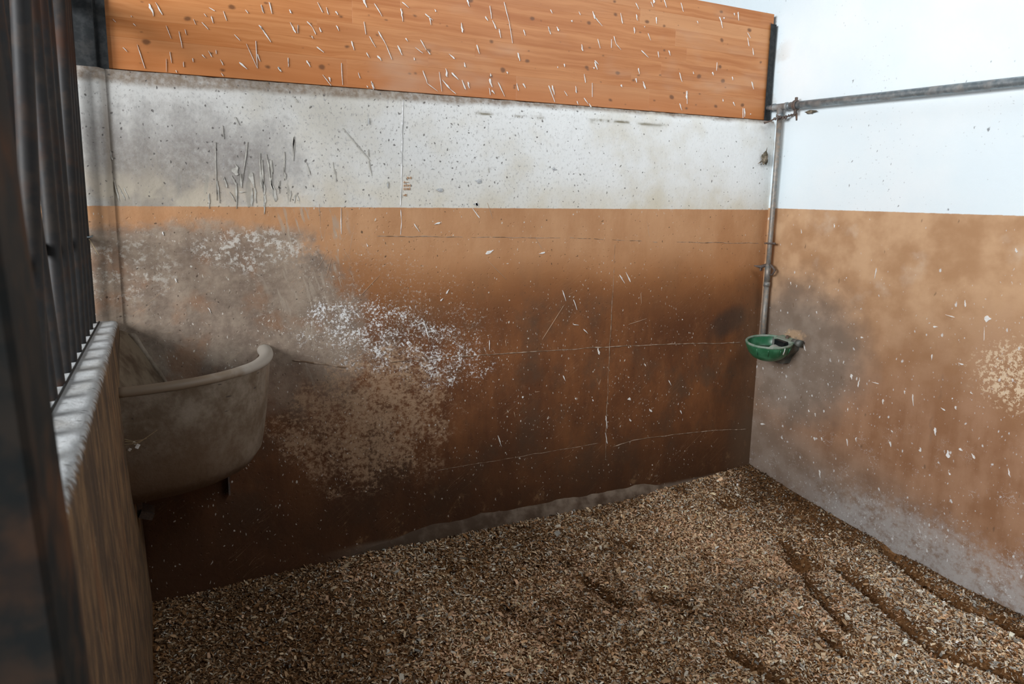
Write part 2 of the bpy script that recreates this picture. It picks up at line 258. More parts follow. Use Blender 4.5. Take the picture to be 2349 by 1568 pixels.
# pores
pore = m.fleck(PWw, 34.0, 0.20, x.sm(-0.3, -2.4, 0.10, 0.30), 0.5)
white = m.mix(white, (0.10, 0.09, 0.085, 1), pore * 0.85)
pore2 = m.fleck(m.vec(wx * 1.0, wz * 0.6), 62.0, 0.22, x.sm(-1.0, -2.8, 0.10, 0.26) * z.sm(1.5, 1.7, 0.4, 1.0), 0.5)
white = m.mix(white, (0.22, 0.20, 0.19, 1), pore2 * 0.8)
# ochre lime paint
tan = m.mix((0.42, 0.205, 0.092, 1), (0.52, 0.285, 0.145, 1), (big * 0.5 + vert * 0.6).sm(0.4, 0.72))
brown = m.mix((0.105, 0.038, 0.014, 1), (0.215, 0.082, 0.028, 1), (vert * 0.7 + big * 0.5).sm(0.45, 0.78))
brown = m.mix(brown, (0.090, 0.052, 0.030, 1), m.noise(m.vec(x * 1.8, z * 1.3, 9.0), 1.9, 6, 0.65).sm(0.48, 0.68) * 0.7)
brown = m.mix(brown, (0.27, 0.14, 0.07, 1), m.noise(m.vec(x * 1.4, z, 10.0), 14.0, 6, 0.75).sm(0.56, 0.72) * 0.35)
fade = (z - (big - 0.5) * 0.45 - (vert - 0.5) * 0.30 + x.sm(-1.7, -0.6) * 0.0).sm(1.40, 1.02)
paint = m.mix(tan, (0.34, 0.135, 0.043, 1), (z - (big - 0.5) * 0.3).sm(1.50, 1.18) * 0.85)
paint = m.mix(paint, brown, fade)
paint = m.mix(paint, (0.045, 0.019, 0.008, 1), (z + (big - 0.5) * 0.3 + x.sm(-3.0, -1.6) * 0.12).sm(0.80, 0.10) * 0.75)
smud = ((x + 0.27) * (x + 0.27) * 30.0 + (z - 0.97 - (x + 0.27) * 0.3) * (z - 0.97 - (x + 0.27) * 0.3) * 90.0 + (vert - 0.5) * 0.8).sm(1.1, 0.1)
paint = m.mix(paint, (0.045, 0.030, 0.022, 1), smud * 0.7)
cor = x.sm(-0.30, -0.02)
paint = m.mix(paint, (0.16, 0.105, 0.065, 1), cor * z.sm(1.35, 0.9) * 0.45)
# bare, rubbed plaster on the left
bare_e = x + 2.78 + (z - 1.30).abs() * 0.25 - z.sm(1.5, 0.95) * 0.30 + (mid - 0.5) * 0.5 + (fine - 0.5) * 0.35
bare = bare_e.sm(0.12, -0.10) * (z - (mid - 0.5) * 0.14 - (fine - 0.5) * 0.06 + (x + 3.0) * 0.02).sm(1.56, 1.49) * (z + (mid - 0.5) * 0.25).sm(0.55, 0.95)
bcol = m.mix((0.20, 0.150, 0.115, 1), (0.34, 0.27, 0.205, 1), (mid * 0.6 + fine * 0.5).sm(0.40, 0.72))
bcol = m.mix(bcol, (0.30, 0.14, 0.065, 1), m.noise(m.vec(x, z, 7.0), 4.0, 5).sm(0.52, 0.66) * 0.5)
paint = m.mix(paint, bcol, bare * 0.94)
bl = m.noise(m.vec(x, z, 17.0), 15.0, 6, 0.72)
halo = ((x + 3.06) * (x + 3.06) * 11.0 + (z - 1.43) * (z - 1.43) * 75.0 + (mid - 0.5) * 1.2).sm(1.2, 0.1)
paint = m.mix(paint, (0.62, 0.58, 0.52, 1), (bl * 0.4 + m.noise(m.vec(x, z, 18.0), 40.0, 5, 0.75) * 0.6 + halo * 0.04).sm(0.53, 0.60) * halo * 0.8)
halo2 = ((x + 3.57) * (x + 3.57) * 20.0 + (z - 1.36) * (z - 1.36) * 30.0).sm(1.3, 0.1)
paint = m.mix(paint, (0.60, 0.55, 0.48, 1), (bl * 0.4 + m.noise(m.vec(x, z, 18.5), 40.0, 5, 0.75) * 0.6).sm(0.50, 0.60) * halo2 * 0.65)
hand = ((x + 2.82).abs() + (z - 1.35).abs() * 0.4).sm(0.33, 0.15)
smear = m.noise(m.vec(x * 34.0 + z * 10.0, z * 5.0 - x * 4.0, 4.0), 1.0, 3, 0.6)
paint = m.mix(paint, (0.38, 0.31, 0.24, 1), smear.sm(0.55, 0.64) * hand * 0.7)
# white speckled flaking patch
reg = ((x + 2.42) * (x + 2.42) * 5.5 + (z - 0.99) * (z - 0.99) * 26.0 + (x + 2.42) * (z - 0.99) * 10.0 + (mid - 0.5) * 2.6)
dens1 = reg.sm(1.6, 0.2)
reg_b = ((x + 2.15) * (x + 2.15) * 14.0 + (z - 0.83) * (z - 0.83) * 60.0 + (mid - 0.5) * 2.0).sm(1.4, 0.2)
dd = dens1.max(reg_b)
sp1 = m.noise(m.vec(x, z, 23.0), 72.0, 5, 0.8)
paint = m.mix(paint, (0.78, 0.77, 0.76, 1), (sp1 + dd * 0.10 + (m.noise(m.vec(x, z, 27.0), 11.0, 4, 0.7) - 0.5) * 0.55).sm(0.62, 0.70) * dd.sm(0.0, 0.5) * 0.95)
outer = ((x + 2.50) * (x + 2.50) * 2.4 + (z - 1.10) * (z - 1.10) * 7.0 + (x + 2.5) * (z - 1.10) * 4.0 + (mid - 0.5) * 2.0).sm(1.5, 0.1)
paint = m.mix(paint, (0.50, 0.44, 0.37, 1), (m.noise(m.vec(x * 0.9, z, 29.0), 70.0, 4, 0.78) + outer * 0.06).sm(0.60, 0.68) * outer * m.noise(m.vec(x, z, 30.0), 7.0, 4, 0.7).sm(0.40, 0.62) * 0.75)
sp1b = m.fleck(m.vec(wx * 1.1, wz), 95.0, 0.36, dd * mid.sm(0.40, 0.62) * 0.40, 0.5)
paint = m.mix(paint, (0.70, 0.68, 0.65, 1), sp1b * 0.9)
# dry tan dust sticking to the lower wall
dr = ((x + 2.55) * (x + 2.55) * 3.6 + (z - 0.57) * (z - 0.57) * 7.0 + (mid - 0.5) * 1.8 + (big - 0.5) * 1.0).sm(1.35, 0.0)
du = m.noise(m.vec(x, z, 31.0), 44.0, 6, 0.8) * 0.75 + m.noise(m.vec(x, z, 33.0), 9.0, 3) * 0.25
paint = m.mix(paint, (0.42, 0.275, 0.17, 1), (du + dr * 0.11).sm(0.52, 0.66) * dr.sm(0.0, 0.6) * 0.85)
lowd = z.sm(0.28, 0.0) * x.sm(-3.0, -2.6) * m.noise(m.vec(x, z * 0.7, 41.0), 11.0, 6, 0.75).sm(0.56, 0.68)
paint = m.mix(paint, (0.26, 0.15, 0.075, 1), lowd * 0.6)
# sparse white flecks over the whole ochre part
dsc = z.sm(1.62, 0.9, 0.12, 0.32) * z.sm(0.0, 0.35, 0.35, 1.0) * x.sm(-0.25, -0.75, 0.25, 1.0)
clm = m.noise(m.vec(x, z, 51.0), 5.0, 4, 0.7).sm(0.42, 0.62, 0.15, 1.5)
dsc = dsc * clm
f1 = m.fleck(m.vec(wx * 1.0, wz * 0.8), 24.0, 0.12, dsc, 0.5)
f2 = m.fleck(m.vec(wx * 1.3, wz * 0.5 + wx * 0.2), 58.0, 0.20, dsc * 1.1, 0.5)
paint = m.mix(paint, (0.62, 0.57, 0.50, 1), (f1 * 0.9 + f2 * 0.75).min(1.0))
dk = m.fleck(PWw, 26.0, 0.12, z.sm(0.8, 1.3, 0.1, 0.3), 0.5)
paint = m.mix(paint, (0.05, 0.030, 0.018, 1), dk * 0.8)
scr = m.noise(m.vec(x * 0.6 + z * 1.9, z * 26.0 - x * 20.0, 6.0), 0.9, 2, 0.5)
paint = m.mix(paint, (0.50, 0.33, 0.2, 1), (scr - 0.5).abs().sm(0.004, 0.0) * m.noise(PW, 3.0, 3).sm(0.5, 0.62) * 0.4)
# grey cement strip at the foot
foot = (z + 0.055 - (x + 1.6) * 0.018 + (mid - 0.5) * 0.03).sm(0.02, -0.01) * x.sm(-2.9, -2.3)
paint = m.mix(paint, (0.22, 0.175, 0.135, 1), foot * 0.85)
isw = (z - (x * 0.0155 + 1.667) + (fine - 0.5) * 0.006).sm(-0.002, 0.002)
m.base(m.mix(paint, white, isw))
m.bump(fine * 0.7 + mid * 0.8 + bare * bl * 0.8 - pore * 0.5, 0.55, 0.006)
m.put(m.b.inputs['Roughness'], bare.max(isw) * 0.25 + (0.52 + fine * 0.15))
M_BACK = m.mat

# ---------- right wall
m = Mat('painted_concrete_right', 0.75, spec=0.3)
y, z = m.y, m.z
PW = m.vec(y, z)
big = m.noise(PW, 1.5, 5); mid = m.noise(PW, 6.0, 5); fine = m.noise(PW, 36.0, 5, 0.65)
vert = m.noise(m.vec(y * 7.0, z * 1.3, 1.0), 1.6, 5, 0.6)
wy, wz = m.warp(y, z, 0.035, 20.0); PWw = m.vec(wy, wz)
white = m.mix((0.74, 0.83, 0.87, 1), (0.80, 0.86, 0.88, 1), big.sm(0.4, 0.7))
pm = m.noise(m.vec(y, z, 9.0), 2.2, 3).sm(0.45, 0.62)
white = m.mix(white, (0.20, 0.21, 0.22, 1), m.fleck(m.vec(wy, wz * 0.6 + wy * 0.4), 26.0, 0.15, pm * 0.22, 0.6) * 0.85)
white = m.mix(white, (0.42, 0.44, 0.46, 1), m.fleck(PWw, 55.0, 0.24, pm * 0.28, 0.7) * 0.6)
white = m.mix(white, (0.50, 0.44, 0.36, 1), (y.sm(-0.13, 0.02) * mid.sm(0.48, 0.64) * 0.55 * z.sm(2.9, 2.4)))
tan = m.mix((0.42, 0.235, 0.12, 1), (0.58, 0.365, 0.21, 1), (big * 0.5 + mid * 0.5).sm(0.38, 0.62))
tan = m.mix(tan, (0.60, 0.47, 0.36, 1), m.noise(m.vec(y, z, 4.0), 3.5, 5).sm(0.58, 0.72) * 0.5)
brn = m.mix((0.26, 0.125, 0.060, 1), (0.36, 0.20, 0.115, 1), (mid * 0.6 + vert * 0.5).sm(0.4, 0.7))
paint = m.mix(tan, brn, (z - (big - 0.5) * 0.7 - (vert - 0.5) * 0.25).sm(1.40, 0.60))
grey = m.mix((0.20, 0.155, 0.120, 1), (0.27, 0.225, 0.185, 1), mid.sm(0.4, 0.65))
gm = ((y + 0.28) * (y + 0.28) * 2.8 + (z - 0.78) * (z - 0.78) * 3.2 + (mid - 0.5) * 0.9 + (big - 0.5) * 0.8).sm(1.15, 0.12)
gm2 = (z - (y + 0.3) * 0.28 + (big - 0.5) * 0.35).sm(0.62, 0.12)
paint = m.mix(paint, grey, (gm.max(gm2 * 0.9)) * 0.88)
orp = ((y + 0.27) * (y + 0.27) * 60.0 + (z - 0.925) * (z - 0.925) * 480.0 + (fine - 0.5) * 2.5 + (mid - 0.5) * 3.0 + 0.35).sm(1.0, 0.3)
paint = m.mix(paint, (0.55, 0.36, 0.21, 1), orp * 0.6)
# limewash bloom at the foot
bl = m.noise(m.vec(y, z, 13.0), 9.0, 6, 0.72)
ft = (z + (y * -0.0) + (big - 0.5) * 0.22).sm(0.36, -0.06)
paint = m.mix(paint, (0.48, 0.47, 0.46, 1), (bl * 0.5 + m.noise(m.vec(y, z, 19.0), 30.0, 5, 0.75) * 0.5 + ft * 0.20).sm(0.56, 0.74) * ft * y.sm(-0.30, -0.85, 0.15, 1.0) * 0.62)
dst = ((y + 1.58) * (y + 1.58) * 14.0 + (z - 0.93) * (z - 0.93) * 22.0).sm(1.2, 0.1)
paint = m.mix(paint, (0.66, 0.50, 0.34, 1), (m.noise(m.vec(y, z, 3.0), 40.0, 4, 0.75) + dst * 0.14).sm(0.62, 0.68) * dst)
ds = z.sm(1.65, 0.55, 0.05, 0.42) * m.noise(m.vec(y, z, 2.0), 2.6, 3).sm(0.35, 0.6, 0.35, 1.0)
fA = m.fleck(m.vec(wy, wz * 0.62), 20.0, 0.14, ds, 0.5)
fB = m.fleck(m.vec(wy * 1.2, wz * 0.7), 48.0, 0.20, ds * 1.1, 0.6)
ap = m.noise(m.vec(y * 2.0 + z, z * 2.0 - y, 8.0), 9.0, 3, 0.7)
fC = (ap - 0.5).abs().sm(0.009, 0.0) * m.noise(m.vec(y, z, 5.0), 7.0, 3).sm(0.54, 0.62) * z.sm(0.75, 0.25)
fD = (m.noise(m.vec(y * 1.2, z, 61.0), 38.0, 5, 0.8) + ft * 0.06).sm(0.63, 0.68) * z.sm(0.62, 0.10) * y.sm(-0.15, -0.6) * m.noise(m.vec(y, z, 62.0), 5.0, 3).sm(0.38, 0.6)
paint = m.mix(paint, (0.68, 0.68, 0.67, 1), (fA * 0.85 + fB * 0.5 + fC * 0.7 + fD * 0.8).min(1.0))
dk = m.fleck(m.vec(wy, wz * 0.35), 16.0, 0.10, 0.16, 0.5)
paint = m.mix(paint, (0.14, 0.085, 0.05, 1), dk * 0.6)
ck = (y + 1.225 + (z - 0.73) * 0.10 + (m.noise(m.vec(y, z, 1.0), 9.0, 3) - 0.5) * 0.10).abs().sm(0.014, 0.0) * z.sm(0.95, 0.85) * z.sm(0.45, 0.58)
paint = m.mix(paint, (0.15, 0.09, 0.06, 1), ck * 0.7 * mid.sm(0.4, 0.6))
isw = (z - (y * 0.024 + 1.677) + (fine - 0.5) * 0.006).sm(-0.002, 0.002)
m.base(m.mix(paint, white, isw))
m.bump(fine * 0.7 + mid * 0.9, 0.4, 0.005)
M_RIGHT = m.mat

# ---------- low wall: white sill, brown dirty face
m = Mat('low_wall_render', 0.85, spec=0.2)
x, y, z = m.x, m.y, m.z
mid = m.noise(m.P, 7.0, 5); fine = m.noise(m.P, 40.0, 5, 0.7)
strk = m.noise(m.vec(x, y * 4.0, z * 1.2), 5.0, 5, 0.65)
face = m.mix((0.080, 0.053, 0.035, 1), (0.20, 0.120, 0.062, 1), (strk * 0.7 + mid * 0.35).sm(0.42, 0.66))
face = m.mix(face, (0.24, 0.115, 0.050, 1), m.noise(m.vec(x, y * 2.0, z), 3.0, 4).sm(0.54, 0.74) * 0.4)
face = m.mix(face, (0.42, 0.34, 0.26, 1), m.fleck(m.vec(y * 1.5, z * 0.6), 34.0, 0.16, 0.16, 0.5) * 0.5)
face = m.mix(face, (0.050, 0.036, 0.028, 1), m.noise(m.vec(x, y * 3.0, z * 0.8), 2.2, 3).sm(0.55, 0.7) * 0.7)
topc = m.mix((0.48, 0.49, 0.49, 1), (0.36, 0.35, 0.33, 1), mid.sm(0.4, 0.7))
topc = m.mix(topc, (0.07, 0.06, 0.05, 1), m.fleck(m.vec(x * 1.0, y * 2.6), 22.0, 0.24, 0.20, 0.6) * 0.8)
topc = m.mix(topc, (0.20, 0.17, 0.14, 1), (fine).sm(0.60, 0.72) * 0.7)
ist = (z + (fine - 0.5) * 0.02 + (mid - 0.5) * 0.02).sm(1.118, 1.130)
rag = (x + 3.640 + (m.noise(m.vec(x, y * 2.0, 1.0), 26.0, 4, 0.7) - 0.5) * 0.045).sm(0.022, 0.006)
m.base(m.mix(face, topc, ist * rag))
m.bump(fine + mid, 0.6, 0.006)
M_LOW = m.mat

# ---------- cement manger
m = Mat('cement_manger', 0.7, spec=0.3)
mid = m.noise(m.P, 6.0, 5); fine = m.noise(m.P, 45.0, 5, 0.6)
c = m.mix((0.14, 0.100, 0.066, 1), (0.26, 0.21, 0.16, 1), (mid * 0.7 + fine * 0.3).sm(0.38, 0.62))
c = m.mix(c, (0.27, 0.15, 0.085, 1), m.noise(m.P, 4.0, 3).sm(0.56, 0.72) * 0.5)
c = m.mix(c, (0.05, 0.04, 0.035, 1), m.fleck(m.vec(m.x - m.y, m.z), 34.0, 0.14, 0.16, 0.5) * 0.8)
c = m.mix(c, (0.10, 0.055, 0.028, 1), (m.z + (mid - 0.5) * 0.15).sm(0.91, 0.60) * m.x.sm(-3.02, -3.40) * 0.85)  # brown stain, also carrying the painted shade of the manger's left side
m.base(c); m.bump(fine + mid, 0.35, 0.005)
M_MANGER = m.mat
m = Mat('rubbed_lit_cement_rim', 0.55, spec=0.4)
mid = m.noise(m.P, 9.0, 4)
m.base(m.mix((0.20, 0.145, 0.098, 1), (0.38, 0.34, 0.29, 1), (mid * 0.6 + m.x.sm(-3.35, -3.02) * 0.4).sm(0.35, 0.6)))  # right end painted lighter, standing in for the light on it
m.bump(mid, 0.3, 0.006); M_RIM = m.mat
m = Mat('stained_manger_inside', 0.75, spec=0.25)
mid = m.noise(m.P, 6.0, 5); fine = m.noise(m.P, 30.0, 4)
m.base(m.mix((0.060, 0.036, 0.020, 1), (0.15, 0.110, 0.072, 1), (mid * 0.6 + fine * 0.3 + m.x.sm(-3.2, -3.55) * 0.12).sm(0.42, 0.66)))
m.bump(fine, 0.3, 0.004); M_INSIDE = m.mat

# ---------- timber
def wood():
    m = Mat('varnished_pine', 0.42, spec=0.4)
    oi = m.nt.nodes.new('ShaderNodeObjectInfo'); rnd = V(m, oi.outputs['Random'])
    off = rnd * 37.0
    g = m.noise(m.vec(m.x * 0.8 + off, m.y, m.z * 26.0 + m.noise(m.vec(m.x * 1.5, 0.0, m.z * 4.0), 1.4, 3) * 2.2), 1.3, 5, 0.55)
    g2 = m.noise(m.vec(m.x * 2.0 + off, 0.0, m.z * 90.0), 1.0, 3, 0.6)
    blo = m.noise(m.vec(m.x + off, 0.0, m.z * 1.5), 1.6, 3)
    c = m.mix((0.38, 0.128, 0.034, 1), (0.52, 0.220, 0.080, 1), (g * 0.6 + g2 * 0.2 + blo * 0.3).sm(0.40, 0.68))
    c = m.mix(c, (0.55, 0.28, 0.13, 1), rnd.sm(0.45, 1.0) * 0.5)
    c = m.mix(c, (0.42, 0.125, 0.026, 1), (m.z + (blo - 0.5) * 0.12).sm(2.34, 2.20) * 0.55)
    gl = (g - 0.5).abs().sm(0.010, 0.0) * blo.sm(0.4, 0.6)
    c = m.mix(c, (0.27, 0.095, 0.03, 1), gl * 0.30)
    kx, kz = m.warp(m.x, m.z, 0.02, 14.0)
    kn = m.fleck(m.vec(kx * 0.9 + 3.1, kz * 1.25), 6.2, 0.115, 0.75, 0.5)
    c = m.mix(c, (0.14, 0.055, 0.022, 1), kn * 0.85)
    kn2 = m.fleck(m.vec(kx * 0.7, kz * 1.3), 13.0, 0.12, 0.22, 0.6)
    c = m.mix(c, (0.19, 0.075, 0.03, 1), kn2 * 0.8)
    hz = m.noise(m.vec(m.x * 1.2, 5.0, m.z * 3.0), 1.5, 3)
    c = m.mix(c, (0.50, 0.36, 0.26, 1), hz.sm(0.5, 0.75) * 0.4)
    m.base(c); m.bump(g2 * 0.3 + g * 0.4, 0.2, 0.002)
    return m.mat
M_WOOD = wood()

# ---------- metals
def metal(name, ca, cb, rust, rough=0.5, met=0.5, amount=0.6, sc=7.0, spec=0.5):
    m = Mat(name, rough, met, spec)
    n1 = m.noise(m.P, sc, 5, 0.6); n2 = m.noise(m.P, sc * 6, 4, 0.6)
    c = m.mix(ca, cb, n2.sm(0.4, 0.65))
    f = (n1 * 0.75 + n2 * 0.25).sm(0.55 - 0.1 * amount, 0.66)
    c = m.mix(c, rust, f * amount)
    m.base(c)
    m.put(m.b.inputs['Metallic'], (f * -met * 0.8) + met)
    m.put(m.b.inputs['Roughness'], f * 0.25 + rough)
    m.bump(n2, 0.2, 0.002)
    return m.mat
M_PIPE = metal('galvanised_pipe', (0.20, 0.24, 0.26, 1), (0.30, 0.34, 0.36, 1), (0.22, 0.17, 0.13, 1), 0.42, 0.55, 0.55)
M_PIPE_OLD = metal('dirty_pipe', (0.20, 0.20, 0.19, 1), (0.30, 0.26, 0.22, 1), (0.24, 0.16, 0.10, 1), 0.5, 0.4, 0.8)
M_CLAMP = metal('rusty_clamp', (0.10, 0.08, 0.07, 1), (0.16, 0.12, 0.10, 1), (0.16, 0.085, 0.05, 1), 0.7, 0.3, 0.8, 20.0)
M_BAR = metal('rusty_bar', (0.026, 0.025, 0.025, 1), (0.040, 0.034, 0.030, 1), (0.060, 0.027, 0.016, 1), 0.50, 0.0, 0.8, 3.5, 0.12)
M_POST = metal('rusty_steel_post', (0.018, 0.020, 0.020, 1), (0.036, 0.030, 0.025, 1), (0.095, 0.045, 0.024, 1), 0.7, 0.0, 1.0, 2.6, 0.1)
M_DARK = metal('black_steel', (0.016, 0.018, 0.019, 1), (0.030, 0.032, 0.033, 1), (0.05, 0.045, 0.04, 1), 0.6, 0.0, 0.4, 7.0, 0.2)
m = Mat('green_enamel', 0.32, spec=0.6)
n = m.noise(m.P, 14.0, 4)
m.base(m.mix((0.020, 0.115, 0.050, 1), (0.055, 0.20, 0.105, 1), n.sm(0.4, 0.65))); M_GREEN = m.mat
m = Mat('worn_green_rim', 0.45, spec=0.5)
n = m.noise(m.P, 30.0, 4)
m.base(m.mix((0.12, 0.22, 0.15, 1), (0.25, 0.29, 0.24, 1), n.sm(0.35, 0.6))); M_GRIM = m.mat
m = Mat('grey_cast_iron', 0.55, 0.2, 0.5)
m.base(m.mix((0.10, 0.11, 0.10, 1), (0.17, 0.17, 0.15, 1), m.noise(m.P, 30.0, 4).sm(0.4, 0.6))); M_IRON = m.mat
m = Mat('black_plastic', 0.4); m.base((0.008, 0.009, 0.010, 1)); M_BLACK = m.mat
m = Mat('pale_tongue', 0.5); m.base((0.36, 0.38, 0.33, 1)); M_TONGUE = m.mat
m = Mat('standing_water', 0.05, spec=0.6); m.base((0.03, 0.035, 0.025, 1)); M_WATER = m.mat
m = Mat('whitewash_splash', 0.7); m.base(m.mix((0.70, 0.66, 0.61, 1), (0.80, 0.79, 0.77, 1), m.noise(m.P, 60.0, 3).sm(0.4, 0.6))); M_SPLASH = m.mat
m = Mat('bare_cement_chip', 0.9); m.base(m.mix((0.33, 0.34, 0.35, 1), (0.55, 0.56, 0.56, 1), m.noise(m.P, 70.0, 4).sm(0.4, 0.6))); M_GCHIP = m.mat
m = Mat('scratched_paint', 0.8); m.base((0.44, 0.30, 0.20, 1)); M_SCR = m.mat
m = Mat('grey_run', 0.8); m.base(m.mix((0.38, 0.36, 0.32, 1), (0.52, 0.50, 0.45, 1), m.noise(m.P, 40.0, 3).sm(0.4, 0.6))); M_DRIP = m.mat
m = Mat('ochre_mark', 0.8); m.base((0.50, 0.27, 0.13, 1)); M_MARK = m.mat
m = Mat('cobweb_dust', 0.95, spec=0.1); m.base(m.mix((0.10, 0.085, 0.06, 1), (0.24, 0.20, 0.15, 1), m.noise(m.P, 40.0, 3).sm(0.4, 0.6))); M_WEB = m.mat
m = Mat('dry_straw', 0.8); m.base((0.52, 0.40, 0.24, 1)); M_STRAW = m.mat
m = Mat('mortar_seam', 0.9); m.base(m.mix((0.16, 0.10, 0.06, 1), (0.36, 0.27, 0.20, 1), m.noise(m.P, 26.0, 4).sm(0.4, 0.62))); M_SEAM = m.mat
m = Mat('white_seam', 0.9); m.base(m.mix((0.50, 0.50, 0.49, 1), (0.78, 0.78, 0.78, 1), m.noise(m.P, 30.0, 4).sm(0.4, 0.6))); M_WSEAM = m.mat
m = Mat('cement_fillet', 0.85)
n = m.noise(m.P, 12.0, 5)
m.base(m.mix((0.075, 0.045, 0.026, 1), (0.20, 0.15, 0.11, 1), (n * 0.8 + m.x.sm(-2.6, -1.2) * 0.2).sm(0.42, 0.72))); m.bump(n, 0.5, 0.01); M_FILLET = m.mat

# bedding ground under the shavings
m = Mat('damp_bedding', 0.95, spec=0.1)
n1 = m.noise(m.P, 55.0, 5, 0.75); n2 = m.noise(m.P, 5.0, 4)
c = m.mix((0.10, 0.043, 0.014, 1), (0.28, 0.14, 0.058, 1), (n1 * 0.8 + n2 * 0.3).sm(0.45, 0.72))
m.base(c); m.bump(n1, 0.8, 0.01); M_BED = m.mat
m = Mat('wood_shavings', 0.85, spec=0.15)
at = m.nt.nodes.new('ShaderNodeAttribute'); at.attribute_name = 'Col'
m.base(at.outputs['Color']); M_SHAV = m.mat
m = Mat('concrete_ground', 0.9); m.base(m.mix((0.20, 0.19, 0.17, 1), (0.30, 0.28, 0.26, 1), m.noise(m.P, 3.0, 5).sm(0.4, 0.6))); M_GROUND = m.mat

# ================================================================== STRUCTURE
BACK_L, PIL_X = -4.3, -3.612
def top_z(x): return 2.202 + 0.0145 * x
def panel_grid(name, us, vs, fn, mat):
    me = bpy.data.meshes.new(name)
    verts = [fn(u, v) for v in vs for u in us]
    n = len(us)
    faces = [(j * n + i, j * n + i + 1, (j + 1) * n + i + 1, (j + 1) * n + i) for j in range(len(vs) - 1) for i in range(n - 1)]
    me.from_pydata(verts, [], faces)
    return me

# back wall: shuttered concrete partition 12 cm thick, slightly uneven front, rounded top edge
def build_back():
    me = bpy.data.meshes.new('wall_back')
    xs = list(np.linspace(BACK_L, PIL_X - 0.03, 8)) + list(np.linspace(PIL_X - 0.015, 0.0, 170))
    prof = []
    for z in np.linspace(-0.35, 1.0, 46): prof.append(('f', float(z)))
    rows = 46
    zz = list(np.linspace(-0.35, 0.985, 54)) + [None]
    tt = list(np.linspace(0, 1, 90))
    verts = []; 
    for t in tt:
        for x in xs:
            z = -0.35 + (top_z(x) + 0.35) * t
            d = 0.0022 * fb(x, 0, z, 2.4) + 0.0009 * fb(x, 3, z, 14)
            d += 0.0022 * math.exp(-((z - 2.0) / 0.10) ** 2) * math.sin(x * 2.0)
            k = max(0.0, 1 - (top_z(x) - z) / 0.022); d += 0.014 * k * k
            if t > 0.97: d += 0.003 * fb(x, 1, z, 18); z += 0.003 * fb(x, 7, 0, 12)
            # pilaster at the left end
            s = min(1.0, max(0.0, (PIL_X + 0.012 - x) / 0.03)); s = s * s * (3 - 2 * s)
            d -= 0.030 * s
            d += 0.008 * math.exp(-((x - PIL_X - 0.006) / 0.008) ** 2)
            verts.append((x, d, z))
    n = len(xs); R = len(tt)
    faces = [(j * n + i, j * n + i + 1, (j + 1) * n + i + 1, (j + 1) * n + i) for j in range(R - 1) for i in range(n - 1)]
    b0 = len(verts)
    for x in xs: verts.append((x, 0.13, top_z(x)))
    for x in xs: verts.append((x, 0.13, -0.35))
    faces += [((R - 1) * n + i, (R - 1) * n + i + 1, b0 + i + 1, b0 + i) for i in range(n - 1)]
    faces += [(b0 + i, b0 + i + 1, b0 + n + i + 1, b0 + n + i) for i in range(n - 1)]
    me.from_pydata([tuple(map(float, v)) for v in verts], [], faces)
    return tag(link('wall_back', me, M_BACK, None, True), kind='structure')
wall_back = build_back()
wall_back['label'] = 'concrete partition, white above and stained ochre below'

def build_right():
    ys = np.linspace(-4.6, 2.6, 110); zs = np.linspace(-0.4, 4.0, 70)
    me = bpy.data.meshes.new('wall_right')
    verts = [(float(0.0035 * fb(5, y, z, 2.2) + 0.001 * fb(9, y, z, 12)), float(y), float(z)) for z in zs for y in ys]
    n = len(ys)
    faces = [(j * n + i, (j + 1) * n + i, (j + 1) * n + i + 1, j * n + i + 1) for j in range(len(zs) - 1) for i in range(n - 1)]
    b = len(verts)
    verts += [(0.25, -4.6, -0.4), (0.25, 2.6, -0.4), (0.25, 2.6, 4.0), (0.25, -4.6, 4.0)]
    faces += [(b, b + 1, b + 2, b + 3)]
    me.from_pydata(verts, [], faces)
    return tag(link('wall_right', me, M_RIGHT, None, True), kind='structure')
wall_right = build_right()
wall_right['label'] = 'tall building wall, bluish white above and tan below'

# low wall to the left, battered, with a ragged whitewashed top
def low_face(z): return -3.623 + 0.0392 * (1.14 - z)
def build_low():
    me = bpy.data.meshes.new('wall_left')
    ys = np.linspace(-2.56, -0.02, 170)
    prof = [(0, z) for z in np.linspace(-0.35, 1.118, 44)] + [('r', 1.128, -3.6245), ('r', 1.136, -3.629), ('r', 1.140, -3.638)]
    prof += [('r', 1.141, float(v)) for v in np.linspace(-3.648, -3.81, 14)] + [('r', 1.12, -3.825), ('r', -0.35, -3.825)]
    verts = []
    for y in ys:
        for p in prof:
            if p[0] == 'r': x, z = p[2], p[1]
            else: x, z = low_face(p[1]), p[1]
            if p[0] == 'r' and z > 1.125 and x > -3.66:
                x += 0.006 * fb(0, y, z, 16); z += 0.003 * fb(2, y, 0, 14)
            else:
                x += 0.0025 * fb(1, y, z, 3); z += 0.0012 * fb(x, y, 4, 12)
            verts.append((float(x), float(y), float(z)))
    n = len(prof)
    faces = [(j * n + i, j * n + i + 1, (j + 1) * n + i + 1, (j + 1) * n + i) for j in range(len(ys) - 1) for i in range(n - 1)]
    faces += [tuple(range(n)), tuple(range(len(verts) - n, len(verts)))]
    me.from_pydata(verts, [], faces)
    o = link('wall_left', me, M_LOW, None, True)
    return tag(o, 'low brown wall with a white whitewashed top under the bars', kind='structure')
wall_left = build_low()

# ---------- floor under everything
bm = bmesh.new(); box(bm, (-2.8, -1.0, -0.42), (12.0, 10.0, 0.1))
tag(from_bm('floor', bm, M_GROUND), kind='structure')

bm = bmesh.new(); box(bm, (-10.4, -1.0, 2.0), (0.2, 14.0, 5.0))
tag(from_bm('wall_aisle', bm, M_GROUND), kind='structure')

